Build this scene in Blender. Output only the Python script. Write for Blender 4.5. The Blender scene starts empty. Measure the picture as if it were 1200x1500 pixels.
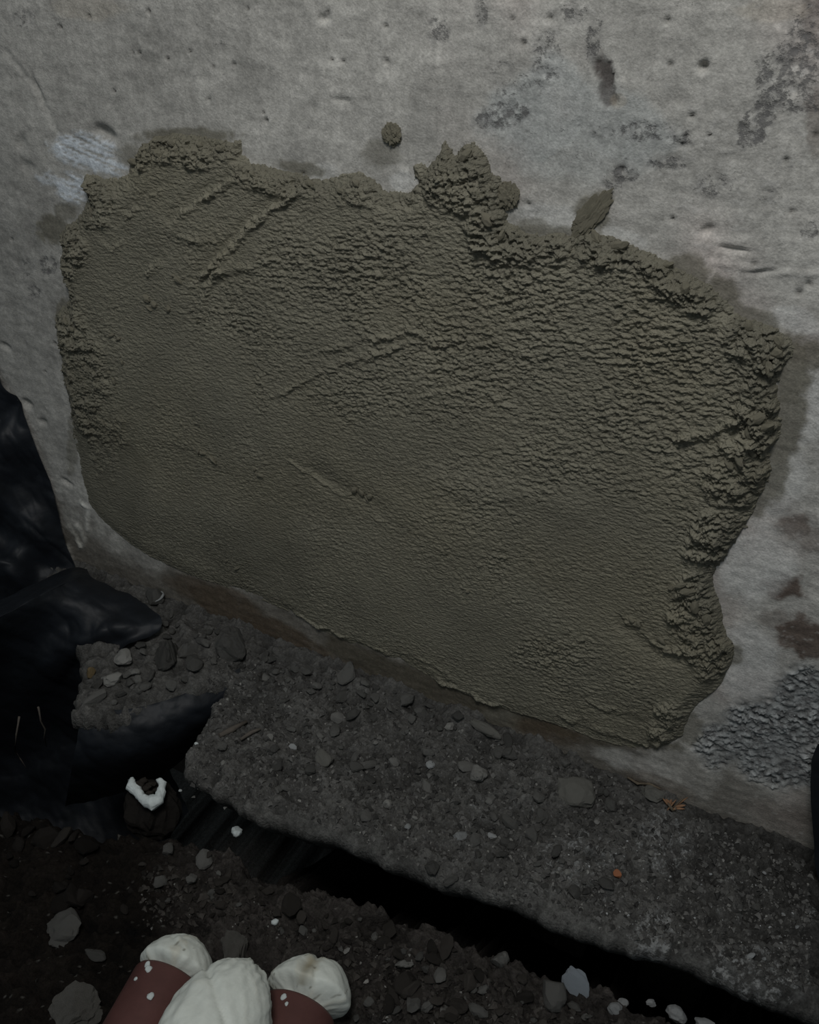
import bpy, bmesh, math, random
import numpy as np
from mathutils import Vector, Matrix

random.seed(7)
RNG = np.random.default_rng(11)
SC = bpy.context.scene
COL = SC.collection

# ------------------------------------------------------------------ camera
FPX = 1400.0                                   # focal length in pixels of the 1200x1500 frame
YAW, PITCH = math.radians(27.8), math.radians(35.0)
H0 = np.array([-math.sin(YAW), math.cos(YAW), 0.0])
RIGHT = np.array([math.cos(YAW), math.sin(YAW), 0.0])
ZUP = np.array([0.0, 0.0, 1.0])
FWD = H0*math.cos(PITCH) - ZUP*math.sin(PITCH)
UP = H0*math.sin(PITCH) + ZUP*math.cos(PITCH)
CAM = np.array([0.6128, -1.1624, 1.35])
cam_data = bpy.data.cameras.new('camera')
cam_data.sensor_fit = 'VERTICAL'
cam_data.sensor_height = 24.0
cam_data.sensor_width = 24.0*0.8
cam_data.lens = 24.0*FPX/1500.0
cam_data.clip_start = 0.02
cam = bpy.data.objects.new('camera', cam_data)
COL.objects.link(cam)
M = Matrix((list(RIGHT), list(UP), list(-FWD))).transposed().to_4x4()
M.translation = Vector(CAM)
cam.matrix_world = M
SC.camera = cam

# ------------------------------------------------------------------ world, light, exposure
world = bpy.data.worlds.new('overcast_sky')
SC.world = world
world.use_nodes = True
bgn = world.node_tree.nodes['Background']
bgn.inputs['Color'].default_value = (0.80, 0.93, 1.0, 1)
bgn.inputs['Strength'].default_value = 0.13


def area_light(name, loc, target, size, energy, color):
    d = bpy.data.lights.new(name, 'AREA')
    d.shape = 'DISK'
    d.size = size
    d.energy = energy
    d.color = color
    o = bpy.data.objects.new(name, d)
    COL.objects.link(o)
    o.location = loc
    o.rotation_euler = (Vector(target)-Vector(loc)).to_track_quat('-Z', 'Y').to_euler()
    return o


area_light('added_overhead_light', (0.40, -1.20, 2.60), (0.1, 0.0, 0.70), 0.60, 20.5, (1.0, 0.99, 0.97))  # added unseen disk light in place of sky, set for falloff down the wall
SC.view_settings.view_transform = 'Standard'
SC.view_settings.look = 'None'
SC.view_settings.exposure = 0.0
SC.view_settings.gamma = 1.0
SC.view_settings.use_curve_mapping = False

# ------------------------------------------------------------------ numeric helpers
def ray(px, py):
    return RIGHT*(px-600)/FPX - UP*(py-750)/FPX + FWD


def on_wall(px, py, y=0.0):
    d = ray(px, py)
    return CAM + d*((y-CAM[1])/d[1])


def on_ground(px, py, z=0.0):
    d = ray(px, py)
    return CAM + d*((z-CAM[2])/d[2])


def pixels(P):
    v = P-CAM
    w = v@FWD
    return 600+FPX*(v@RIGHT)/w, 750-FPX*(v@UP)/w


def _hash(ix, iy, seed):
    h = (ix.astype(np.int64)*374761393 + iy.astype(np.int64)*668265263 + seed*974634377) & 0xFFFFFFFF
    h = ((h ^ (h >> 13))*1274126177) & 0xFFFFFFFF
    h = (h ^ (h >> 16)) & 0xFFFFFFFF
    h = (h*2246822519) & 0xFFFFFFFF
    return (h ^ (h >> 15)) & 0xFFFFFFFF


def perlin(x, y, seed=0):
    ix, iy = np.floor(x), np.floor(y)
    fx, fy = x-ix, y-iy
    u, v = fx*fx*fx*(fx*(fx*6-15)+10), fy*fy*fy*(fy*(fy*6-15)+10)

    def g(dx, dy):
        a = _hash(ix+dx, iy+dy, seed)*(2*math.pi/4294967296.0)
        return np.cos(a)*(fx-dx)+np.sin(a)*(fy-dy)
    a, b, c, d = g(0, 0), g(1, 0), g(0, 1), g(1, 1)
    return ((a+(b-a)*u)+((c+(d-c)*u)-(a+(b-a)*u))*v)*1.5


def fbm(x, y, seed=0, octv=4, gain=0.5, ridged=False):
    s, a, n = 0.0, 1.0, 0.0
    for k in range(octv):
        p = perlin(x*2**k+17.3*k, y*2**k-9.1*k, seed+k)
        if ridged:
            p = 1-2*np.abs(p)
        s = s+p*a
        n += a
        a *= gain
    return s/n


def worley(x, y, seed=0):
    """distance to nearest and second feature point, and a random value of the nearest cell"""
    ix, iy = np.floor(x), np.floor(y)
    f1 = np.full(x.shape, 9.0); f2 = np.full(x.shape, 9.0); cid = np.zeros(x.shape)
    for dx in (-1, 0, 1):
        for dy in (-1, 0, 1):
            h = _hash(ix+dx, iy+dy, seed)
            px = ix+dx+(h & 0xFFFF)/65536.0
            py = iy+dy+(h >> 16)/65536.0
            d = np.hypot(px-x, py-y)
            near = d < f1
            f2 = np.where(near, f1, np.minimum(f2, d))
            cid = np.where(near, (_hash(ix+dx, iy+dy, seed+5) & 0xFFFF)/65536.0, cid)
            f1 = np.where(near, d, f1)
    return f1, f2, cid


def sstep(a, b, x):
    t = np.clip((x-a)/(b-a), 0, 1)
    return t*t*(3-2*t)


def sdf(x, y, poly):
    """signed distance to a closed polygon, positive inside"""
    P = np.asarray(poly, float)
    d2 = np.full(x.shape, 1e9)
    inside = np.zeros(x.shape, bool)
    n = len(P)
    for i in range(n):
        a, b = P[i], P[(i+1) % n]
        e = b-a
        wx, wy = x-a[0], y-a[1]
        t = np.clip((wx*e[0]+wy*e[1])/max(e@e, 1e-12), 0, 1)
        d2 = np.minimum(d2, (wx-t*e[0])**2+(wy-t*e[1])**2)
        c = (a[1] <= y) != (b[1] <= y)
        with np.errstate(divide='ignore', invalid='ignore'):
            xi = a[0]+(y-a[1])*e[0]/(e[1] if abs(e[1]) > 1e-12 else 1e-12)
        inside ^= (c & (x < xi))
    d = np.sqrt(d2)
    return np.where(inside, d, -d)


def seg_dist(x, y, pts):
    """distance to an open polyline and the signed side"""
    d2 = np.full(x.shape, 1e9)
    side = np.zeros(x.shape)
    for a, b in zip(pts[:-1], pts[1:]):
        a, b = np.asarray(a, float), np.asarray(b, float)
        e = b-a
        wx, wy = x-a[0], y-a[1]
        t = np.clip((wx*e[0]+wy*e[1])/(e@e), 0, 1)
        q = (wx-t*e[0])**2+(wy-t*e[1])**2
        near = q < d2
        side = np.where(near, np.sign(e[0]*wy-e[1]*wx), side)
        d2 = np.where(near, q, d2)
    return np.sqrt(d2), side


def srgb(r, g, b):
    c = np.array([r, g, b])/255.0
    return np.where(c <= 0.04045, c/12.92, ((c+0.055)/1.055)**2.4)


# ------------------------------------------------------------------ mesh helpers
def grid_mesh(name, P, keep=None, colors=None, smooth=True, alpha=None):
    """P: (rows, cols, 3) positions; keep: mask of quads"""
    nr, nc = P.shape[:2]
    idx = np.arange(nr*nc).reshape(nr, nc)
    q = np.stack([idx[:-1, :-1], idx[:-1, 1:], idx[1:, 1:], idx[1:, :-1]], -1).reshape(-1, 4)
    V = P.reshape(-1, 3)
    Cc = None
    if colors is not None:
        al = np.zeros(colors.shape[:-1]) if alpha is None else alpha
        Cc = np.concatenate([colors.reshape(-1, 3), al.reshape(-1, 1)], 1)
    if keep is not None:
        q = q[keep.reshape(-1)]
        used = np.zeros(len(V), bool)
        used[q.reshape(-1)] = True
        remap = np.cumsum(used)-1
        q = remap[q]
        V = V[used]
        if Cc is not None:
            Cc = Cc[used]
    me = bpy.data.meshes.new(name)
    me.vertices.add(len(V))
    me.vertices.foreach_set('co', V.astype(np.float32).ravel())
    me.loops.add(len(q)*4)
    me.loops.foreach_set('vertex_index', q.astype(np.int32).ravel())
    me.polygons.add(len(q))
    me.polygons.foreach_set('loop_start', (np.arange(len(q))*4).astype(np.int32))
    me.polygons.foreach_set('use_smooth', np.full(len(q), smooth))
    me.update(calc_edges=True)
    if Cc is not None:
        ca = me.color_attributes.new('base_tint', 'FLOAT_COLOR', 'POINT')
        ca.data.foreach_set('color', Cc.astype(np.float32).ravel())
    return me


def link(name, me, mat=None, parent=None, loc=None):
    o = bpy.data.objects.new(name, me)
    COL.objects.link(o)
    if mat is not None and me is not None and not me.materials:
        me.materials.append(mat)
    if parent is not None:
        o.parent = parent
    if loc is not None:
        o.location = loc
    return o


def tag(o, label, cat, group=None):
    o['label'] = label
    o['category'] = cat
    if group:
        o['group'] = group
    return o


# ------------------------------------------------------------------ materials
def material(name, color=None, rough=0.85, spec=0.3, attr=False, bumps=(), mottles=(), rand=0.0, crisp=None):
    """bumps: (scale, strength, distance, detail); mottles: (scale, amount)"""
    m = bpy.data.materials.new(name)
    m.use_nodes = True
    nt = m.node_tree
    bs = nt.nodes['Principled BSDF']
    bs.inputs['Roughness'].default_value = rough
    bs.inputs['Specular IOR Level'].default_value = spec
    tc = nt.nodes.new('ShaderNodeTexCoord')
    if attr:
        src = nt.nodes.new('ShaderNodeVertexColor')
        src.layer_name = 'base_tint'
        out = src.outputs['Color']
    else:
        src = nt.nodes.new('ShaderNodeRGB')
        src.outputs[0].default_value = (*color, 1)
        out = src.outputs[0]
    for sc_, amt in mottles:
        nz = nt.nodes.new('ShaderNodeTexNoise')
        nz.inputs['Scale'].default_value = sc_
        nz.inputs['Detail'].default_value = 5
        nz.inputs['Roughness'].default_value = 0.65
        nt.links.new(tc.outputs['Object'], nz.inputs['Vector'])
        mr = nt.nodes.new('ShaderNodeMapRange')
        mr.inputs['From Min'].default_value = 0.3
        mr.inputs['From Max'].default_value = 0.7
        mr.inputs['To Min'].default_value = 1-amt
        mr.inputs['To Max'].default_value = 1+amt
        nt.links.new(nz.outputs['Fac'], mr.inputs['Value'])
        mx = nt.nodes.new('ShaderNodeVectorMath')
        mx.operation = 'SCALE'
        nt.links.new(out, mx.inputs[0])
        nt.links.new(mr.outputs['Result'], mx.inputs['Scale'])
        out = mx.outputs['Vector']
    if rand:
        oi = nt.nodes.new('ShaderNodeObjectInfo')
        mr = nt.nodes.new('ShaderNodeMapRange')
        mr.inputs['To Min'].default_value = 1-rand
        mr.inputs['To Max'].default_value = 1+rand
        nt.links.new(oi.outputs['Random'], mr.inputs['Value'])
        mx = nt.nodes.new('ShaderNodeVectorMath')
        mx.operation = 'SCALE'
        nt.links.new(out, mx.inputs[0])
        nt.links.new(mr.outputs['Result'], mx.inputs['Scale'])
        out = mx.outputs['Vector']
    crisp_fac = None
    if crisp:                                    # worn spots: the mask in the alpha of base_tint, its rim broken by noise
        c_scale, c_color, c_amt = crisp
        nz = nt.nodes.new('ShaderNodeTexNoise')
        nz.inputs['Scale'].default_value = c_scale
        nz.inputs['Detail'].default_value = 6
        nz.inputs['Roughness'].default_value = 0.7
        nt.links.new(tc.outputs['Object'], nz.inputs['Vector'])
        ad = nt.nodes.new('ShaderNodeMath')
        ad.operation = 'MULTIPLY_ADD'
        ad.inputs[1].default_value = 0.25
        nt.links.new(src.outputs['Alpha'], ad.inputs[0])
        nt.links.new(nz.outputs['Fac'], ad.inputs[2])
        mr = nt.nodes.new('ShaderNodeMapRange')
        mr.inputs['From Min'].default_value = 0.685
        mr.inputs['From Max'].default_value = 0.80
        mr.inputs['To Max'].default_value = c_amt
        nt.links.new(ad.outputs[0], mr.inputs['Value'])
        crisp_fac = mr.outputs['Result']
        mxc = nt.nodes.new('ShaderNodeMix')
        mxc.data_type = 'RGBA'
        nt.links.new(crisp_fac, mxc.inputs['Factor'])
        nt.links.new(out, mxc.inputs[6])
        mxc.inputs[7].default_value = (*c_color, 1)
        out = mxc.outputs[2]
    nt.links.new(out, bs.inputs['Base Color'])
    prev = None
    for sc_, st, dist, det in bumps:
        nz = nt.nodes.new('ShaderNodeTexNoise')
        nz.inputs['Scale'].default_value = 1.0 if isinstance(sc_, tuple) else sc_
        nz.inputs['Detail'].default_value = det
        if isinstance(sc_, tuple):
            mp = nt.nodes.new('ShaderNodeMapping')
            mp.inputs['Scale'].default_value = sc_
            mp.inputs['Rotation'].default_value = (0, math.radians(10), 0)
            nt.links.new(tc.outputs['Object'], mp.inputs['Vector'])
            nt.links.new(mp.outputs['Vector'], nz.inputs['Vector'])
        else:
            nt.links.new(tc.outputs['Object'], nz.inputs['Vector'])
        bp = nt.nodes.new('ShaderNodeBump')
        bp.inputs['Strength'].default_value = st
        bp.inputs['Distance'].default_value = dist
        nt.links.new(nz.outputs['Fac'], bp.inputs['Height'])
        if prev is not None:
            nt.links.new(prev, bp.inputs['Normal'])
        prev = bp.outputs['Normal']
    if crisp_fac is not None:
        bp = nt.nodes.new('ShaderNodeBump')
        bp.invert = crisp[1][0] < 0.2
        bp.inputs['Strength'].default_value = 0.5
        bp.inputs['Distance'].default_value = 0.003
        nt.links.new(crisp_fac, bp.inputs['Height'])
        nt.links.new(prev, bp.inputs['Normal'])
        prev = bp.outputs['Normal']
    if prev is not None:
        nt.links.new(prev, bs.inputs['Normal'])
    return m


MAT = {
    'wall': material('old_concrete', rough=0.9, spec=0.15, attr=True, bumps=((90, 0.12, 0.004, 4), (330, 0.45, 0.002, 4)), mottles=((40, 0.14), (160, 0.15), (420, 0.14)), crisp=(85, (0.150, 0.147, 0.145), 0.80)),
    'mortar': material('wet_mortar', rough=0.62, spec=0.35, attr=True, bumps=((420, 0.8, 0.003, 3), ((110, 80, 260), 0.8, 0.006, 4)), mottles=((12, 0.08), (350, 0.12))),
    'lump': material('wet_mortar_lump', color=(0.225, 0.208, 0.155), rough=0.65, spec=0.3, bumps=((300, 0.6, 0.002, 3),), mottles=((200, 0.15),)),
    'soil': material('damp_soil', rough=0.92, spec=0.12, attr=True, bumps=((230, 0.8, 0.004, 5),), mottles=((60, 0.2), (150, 0.3), (400, 0.3)), crisp=(85, (0.30, 0.305, 0.30), 0.8)),
    'grit': material('loose_grit', rough=0.92, spec=0.12, attr=True, mottles=((250, 0.2),)),
    'clod': material('grey_clod', color=(0.125, 0.123, 0.115), rough=0.93, spec=0.1, bumps=((240, 0.7, 0.003, 4),), mottles=((90, 0.3), (300, 0.2)), rand=0.35),
    'clod_brown': material('brown_clod', color=(0.048, 0.043, 0.038), rough=0.93, spec=0.12, bumps=((240, 0.7, 0.003, 4),), mottles=((90, 0.35),), rand=0.5),
    'clod_dark': material('brown_clod_shaded', color=(0.019, 0.0165, 0.0145), rough=0.93, spec=0.12, bumps=((240, 0.7, 0.003, 4),), mottles=((90, 0.35),), rand=0.4),  # brown clod darkened to paint in the left bank's shadow
    'stone': material('pale_grey_stone', color=(0.185, 0.182, 0.17), rough=0.88, spec=0.15, bumps=((260, 0.6, 0.002, 4),), mottles=((70, 0.25), (260, 0.2)), rand=0.5),
    'lime': material('white_lime_flake', color=(0.27, 0.28, 0.28), rough=0.85, spec=0.15, bumps=((300, 0.5, 0.002, 3),), mottles=((120, 0.3),), rand=0.25),
    'pat': material('dried_mortar_pat', color=(0.150, 0.147, 0.132), rough=0.92, spec=0.1, bumps=((200, 0.5, 0.003, 4),), mottles=((120, 0.15),)),
    'pitted': material('pitted_concrete', color=(0.27, 0.26, 0.235), rough=0.9, spec=0.1, bumps=((110, 1.0, 0.008, 3),), mottles=((75, 0.7), (200, 0.3))),
    'foam': material('cured_white_foam', attr=True, rough=0.6, spec=0.3, bumps=((70, 0.3, 0.004, 3),), mottles=((14, 0.07), (60, 0.04))),
    'foam_bit': material('white_foam_crumb', color=(0.70, 0.76, 0.75), rough=0.7, spec=0.2, bumps=((160, 0.5, 0.003, 3),), mottles=((110, 0.12),)),
    'pipe': material('red_brown_plastic', color=(0.105, 0.046, 0.041), rough=0.45, spec=0.4, mottles=((18, 0.16), (160, 0.05))),
    'tarp': material('black_plastic', color=(0.010, 0.0125, 0.0165), rough=0.55, spec=0.35, bumps=((25, 0.25, 0.01, 3),), mottles=((22, 0.3),)),
    'wood': material('splintered_orange_wood', color=(0.27, 0.155, 0.090), rough=0.8, spec=0.15, mottles=((120, 0.25),)),
    'stick': material('pale_dry_stick', color=(0.14, 0.115, 0.085), rough=0.85, spec=0.1, mottles=((120, 0.25),)),
    'brick': material('orange_brick', color=(0.30, 0.125, 0.065), rough=0.9, spec=0.1, mottles=((140, 0.3),)),
    'tan': material('tan_stone', color=(0.16, 0.12, 0.065), rough=0.9, spec=0.1, mottles=((140, 0.25),)),
    'root': material('dry_root', color=(0.12, 0.105, 0.09), rough=0.9, spec=0.1, mottles=((90, 0.2),)),
    'foil': material('grey_plastic_flake', color=(0.21, 0.235, 0.26), rough=0.4, spec=0.5, bumps=((90, 0.5, 0.004, 3),), mottles=((60, 0.2),)),
    'char': material('dark_foam_crust', color=(0.03, 0.026, 0.022), rough=0.9, spec=0.1, mottles=((140, 0.3),)),
}

# ------------------------------------------------------------------ outline of the mortar patch, traced on the wall
PATCH_PX = [(195,235),(205,218),(225,203),(250,196),(275,200),(300,198),(320,205),(340,210),(352,206),(356,225),(368,238),(385,240),(410,248),
(435,255),(455,258),(480,262),(500,255),(515,250),(535,256),(550,262),(562,275),(580,283),(600,280),(612,270),(606,245),(618,235),(625,245),
(635,235),(645,225),(652,205),(658,215),(668,225),(680,210),(695,207),(708,218),(715,230),(720,250),(728,258),(735,268),(732,280),(738,300),
(744,325),(760,335),(780,342),(800,345),(830,342),(845,345),(862,340),(880,345),(895,343),(915,355),(940,368),(965,378),(990,388),(1010,400),
(1030,412),(1050,430),(1075,450),(1090,465),(1110,470),(1130,478),(1150,490),(1162,505),(1158,520),(1148,535),(1140,560),(1140,580),(1143,600),
(1145,620),(1140,645),(1126,660),(1128,690),(1118,715),(1105,745),(1095,770),(1080,790),(1065,812),(1050,830),(1043,855),(1055,880),(1060,910),
(1066,930),(1076,945),(1074,965),(1064,985),(1058,1000),(1045,1015),(1030,1025),(1015,1040),(1005,1060),(1000,1078),(980,1088),(960,1098),
(930,1096),(900,1090),(870,1082),(840,1070),(800,1056),(760,1045),(733,1037),(690,1020),(650,1003),(587,967),(510,940),(475,925),(433,900),
(380,878),(330,860),(270,838),(220,815),(190,795),(165,775),(145,755),(130,735),(122,700),(115,665),(107,640),(105,600),(98,570),(95,545),
(90,510),(85,480),(82,465),(90,452),(100,445),(105,425),(98,405),(90,385),(92,365),(88,345),(98,335),(110,325),(120,310),(130,295),(133,280),
(122,266),(128,258),(150,262),(175,262),(190,252)]


def to_wall(pts):
    return [tuple(on_wall(*p)[[0, 2]]) for p in pts]


def ellipses(px, py, items, nz, amp=0.45):
    """soft union of pixel-traced ellipses on the wall, their rims broken by noise"""
    m = np.zeros(px.shape)
    for cx, cy, rx, ry, ang, w in items:
        a = math.radians(ang)
        dx, dy = px-cx, py-cy
        u = (dx*math.cos(a)+dy*math.sin(a))/rx
        v = (-dx*math.sin(a)+dy*math.cos(a))/ry
        e = 1.15-np.sqrt(u*u+v*v)+nz*amp
        m = np.maximum(m, w*sstep(0.0, 0.45, e))
    return m


# ================================================================== SETTING
# ------------------------------------------------------------------ wall
def build_wall():
    xs = np.concatenate([np.linspace(-3.0, -1.25, 36, endpoint=False), np.arange(-1.25, 0.86, 0.003), np.linspace(0.87, 2.6, 36)])
    zs = np.concatenate([np.linspace(-0.6, -0.05, 26, endpoint=False), np.arange(-0.05, 1.30, 0.003), np.linspace(1.31, 1.75, 16)])
    X, Z = np.meshgrid(xs, zs)
    P = np.stack([X, np.zeros_like(X), Z], -1)
    px, py = pixels(P)
    px = np.clip(px, -900, 2200); py = np.clip(py, -900, 2400)
    big = fbm(X*3, Z*3, 1, 4)
    med = fbm(X*14, Z*14, 11, 4)
    fine = fbm(X*60, Z*60, 21, 4)
    vst = fbm(X*30, Z*4, 31, 3)
    hst = fbm(X*16, Z*60, 37, 3)
    # --- base colour of the concrete: grey, a pinkish and a bluish cast in clouds
    c = np.ones(X.shape+(3,))*np.array([0.460, 0.448, 0.415])
    pink = sstep(-0.1, 0.6, fbm(X*5+3, Z*5, 41, 3))[..., None]*sstep(500, 900, px)[..., None]
    c = c*(1-0.7*pink)+np.array([0.475, 0.405, 0.375])*0.7*pink
    c *= (1+0.28*big+0.26*med+0.15*fine+0.16*vst+0.11*hst)[..., None]
    ivory = ellipses(px, py, [(420,110,170,120,0,0.6),(560,60,120,90,0,0.6),(960,330,160,90,20,0.5)], med)[..., None]
    c *= 1+0.12*ivory
    blue = ellipses(px, py, [(800,165,95,75,-30,0.8),(900,200,110,60,20,0.7),(830,230,110,40,10,0.5)], med, 0.7)[..., None]
    c = c*(1-blue*0.55)+np.array([0.46, 0.50, 0.50])*(blue*0.55)
    # --- left strip: slightly darker
    left = sstep(170, 20, px)*sstep(120, 360, py)
    c *= (1-0.08*left)[..., None]
    # --- dark pitted, peeled clusters
    peel_items = [(740,170,45,22,-15,.9),(800,90,25,40,20,.7),(870,60,14,45,10,.8),(840,20,25,18,0,.7),(640,45,20,22,0,.8),(705,22,10,25,0,.8),
                  (940,195,40,18,5,.8),(990,200,30,18,10,.7),(975,240,40,14,0,.8),(915,255,28,16,0,.9),(880,195,26,14,0,.6),
                  (1110,180,30,50,30,1.0),(1150,120,50,60,30,.9),(1190,60,45,60,0,.8),(1190,140,30,30,0,.8),(1050,270,45,20,-10,.6),
                  (1130,290,22,16,0,.6),(1040,280,20,14,0,.7),(1185,335,16,14,0,.8),(1105,190,25,35,0,.8),(775,120,60,20,-20,.5),
                  (735,110,25,25,0,.5),(320,60,14,14,0,.5),(35,28,26,16,-20,.6),(80,35,10,10,0,.7),(900,270,24,10,0,.8),
                  (70,390,14,16,0,.8),(38,392,14,14,0,.6),(50,430,10,16,0,.6),(450,40,10,7,0,.4)]
    pn = fbm(X*70, Z*90, 51, 4, 0.6)
    peel = ellipses(px, py, peel_items, med*0.6, 0.8)
    peel_area = peel.copy()
    peel = 0.5*peel*sstep(-0.05, 0.28, pn+0.10)
    c = c*(1-0.78*peel[..., None])+np.array([0.115, 0.115, 0.122])*0.78*peel[..., None]
    # light rims beside the peeled spots
    chalk = ellipses(px, py, [(1080,250,120,110,20,.7),(940,225,110,50,0,.6),(760,250,80,60,0,.4),(1160,170,70,90,0,.8),(1120,395,70,12,8,.8),(960,345,50,16,10,.6)], med, 0.7)
    chalk = chalk*sstep(0.05, 0.45, fbm(X*45, Z*75, 57, 4, 0.6))
    c = c*(1-0.45*chalk[..., None])+np.array([0.60, 0.59, 0.565])*0.45*chalk[..., None]
    # --- dark brown hole with a streak below
    hole = ellipses(px, py, [(884,108,15,26,-8,1.0),(890,138,14,22,-10,.8)], fine, 0.7)
    c = c*(1-0.8*hole[..., None])+np.array([0.05, 0.036, 0.033])*0.8*hole[..., None]
    # --- rust / soil stains, right
    rust = ellipses(px, py, [(1150,862,36,22,0,1.0),(1180,930,50,34,20,1.0),(1160,768,34,20,10,.8),(1148,740,26,14,0,.6),(1195,180,16,50,0,.5),
                             (1195,790,24,18,0,.5),(1140,905,30,20,0,.5),(1165,1000,30,8,0,.3),(1195,22,22,40,0,.4)], fine+med, 0.55)
    c = c*(1-0.85*rust[..., None])+np.array([0.085, 0.052, 0.037])*0.85*rust[..., None]
    ochre = ellipses(px, py, [(1130,15,60,18,0,.5),(905,148,12,10,0,.7),(130,12,60,20,0,.5)], med, 0.6)[..., None]
    c = c*(1-0.4*ochre)+np.array([0.44, 0.36, 0.25])*0.4*ochre
    # --- pale lime around the patch, white brush marks on the left
    lime_wash = ellipses(px, py, [(1130,640,55,170,0,.8),(1110,830,60,60,0,.9),(1100,980,50,60,0,.9),(1180,590,30,60,0,.9),(1060,800,30,40,0,.6),
                             (590,265,20,14,0,.8),(470,250,25,14,0,.6),(820,320,70,20,5,.7),(920,350,40,14,20,.7),(1170,470,40,20,20,.8)], med, 0.6)[..., None]
    c = c*(1-0.65*lime_wash)+np.array([0.70, 0.70, 0.675])*0.65*lime_wash
    brush_area = ellipses(px, py, [(125,222,52,26,12,1.0),(165,245,26,12,15,.9),(105,275,26,24,20,.95),(75,262,24,12,0,.6),(150,238,30,14,20,.9)], fine, 0.4)
    bu = fbm((X*0.98-Z*0.2)*14, (Z*0.98+X*0.2)*190, 61, 3)
    brush = brush_area*sstep(-0.34, 0.12, bu)
    c = c*(1-0.9*brush[..., None])+np.array([0.74, 0.80, 0.86])*0.9*brush[..., None]
    # --- raw broken concrete, bottom right
    raw = ellipses(px, py, [(1120,1080,75,62,10,1.0),(1180,1040,60,70,0,1.0),(1060,1090,40,40,0,.9),(1180,1130,60,30,0,1.0),(1240,1080,60,80,0,1.0)], med, 0.45)
    ru = (0.5*fbm((X+Z*0.5)*40+1.5*med, (Z-X*0.5)*85+2*med, 71, 4, 0.8, True)-0.10+0.8*fbm((X-Z*.3)*75, Z*125, 75, 4, 0.75))*(0.8+1.2*med)
    rawc = np.array([0.26, 0.268, 0.265])*(1+2.2*np.clip(ru, -0.42, 0.8))[..., None]
    c = c*(1-raw[..., None])+rawc*raw[..., None]
    # --- thin mortar film round the patch, damp brown foot band with light falloff painted in
    film_poly = [(480,925),(640,990),(760,1035),(880,1080),(1000,1085),(1010,1100),(880,1095),(800,1075),(700,1070),(600,1020),(520,985),(470,950)]
    film = sstep(-6, 8, sdf(px+med*10, py+fine*8, film_poly))
    film = np.maximum(film, ellipses(px, py, [(1160,540,30,60,0,1),(1152,620,28,75,10,.95),(1130,690,28,60,15,.9),(1110,735,20,30,20,.8),(1190,520,26,26,0,.9),
                    (75,335,26,24,-20,.9),(95,310,20,14,0,.7),(108,640,10,60,5,.6),(560,225,30,24,0,.55),(575,195,12,14,0,.9),(440,247,40,12,10,.8),(275,198,72,13,0,.9),
                    (190,228,20,18,0,.6),(868,312,26,28,-35,.9),(880,292,18,14,0,.8),(742,290,18,16,0,.9),(1010,398,36,26,30,.9),(1060,430,34,26,35,.9),(800,338,60,10,3,.8),
                    (1070,450,30,24,30,.8),(1110,468,40,18,20,.8),(780,330,26,12,0,.6),(92,455,14,22,0,.8),(1075,960,16,16,0,.8),(1010,1065,22,26,0,.7)], fine+med*0.5, 0.45))
    c = c*(1-0.85*film[..., None])+np.array([0.150, 0.139, 0.103])*0.85*film[..., None]
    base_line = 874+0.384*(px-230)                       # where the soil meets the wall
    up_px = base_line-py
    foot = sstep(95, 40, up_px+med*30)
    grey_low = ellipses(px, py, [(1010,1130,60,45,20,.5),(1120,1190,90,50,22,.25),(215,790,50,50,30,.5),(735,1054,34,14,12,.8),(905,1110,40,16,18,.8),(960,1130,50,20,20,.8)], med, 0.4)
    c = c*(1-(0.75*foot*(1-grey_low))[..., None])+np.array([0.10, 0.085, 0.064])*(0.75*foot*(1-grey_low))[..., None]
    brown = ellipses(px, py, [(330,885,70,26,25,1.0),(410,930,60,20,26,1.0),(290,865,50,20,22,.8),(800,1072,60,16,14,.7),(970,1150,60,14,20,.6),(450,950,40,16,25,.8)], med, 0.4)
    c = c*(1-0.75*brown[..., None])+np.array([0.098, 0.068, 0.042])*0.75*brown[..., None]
    fl_l = sstep(0.30, 0.5, fbm(X*75+hst, Z*130, 83, 3, 0.6))*sstep(300, 800, px)*(1-film)*(1-raw)*0.30
    c = c*(1-fl_l[..., None])+np.array([0.66, 0.65, 0.62])*fl_l[..., None]
    fl_d = sstep(0.36, 0.52, fbm(X*110, Z*150+hst, 85, 3, 0.6))*(1-film)*(1-raw)*0.35
    c = c*(1-fl_d[..., None])+np.array([0.20, 0.19, 0.175])*fl_d[..., None]
    c = np.clip(c, 0.01, 0.9)
    # --- relief
    d = 0.004*big+0.0016*med+0.0012*fine+0.0010*hst
    d = d-peel*0.0028-hole*0.005+brush*0.0012
    d += raw*(0.012*ru-0.003)+chalk*0.0012
    rr = random.Random(3)
    pits = [(244,87),(202,78),(305,146),(130,24),(217,17),(385,165),(390,177),(342,95),(480,18),(486,88),(502,90),(566,90),(565,38),(982,95),(1013,170),(977,30),(1152,235),
            (998,211),(1160,310),(774,300),(772,195),(985,321),(1106,386),(1170,429),(1185,415),(88,40),(167,134),(276,76),(66,545),(80,504),(193,77)]
    for _ in range(14):
        pits.append((rr.uniform(0, 1200), rr.uniform(0, 420)))
    for i, (u, v) in enumerate(pits):
        w = on_wall(u, v)
        rad = rr.uniform(0.0018, 0.0034)
        sel = (abs(X-w[0]) < 0.02) & (abs(Z-w[2]) < 0.02)
        e = np.hypot((X[sel]-w[0]), (Z[sel]-w[2])*rr.uniform(0.8, 1.3))/rad
        d[sel] -= 0.006*np.exp(-e**2)
        c[sel] *= (1-0.55*np.exp(-e**2))[..., None]
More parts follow.
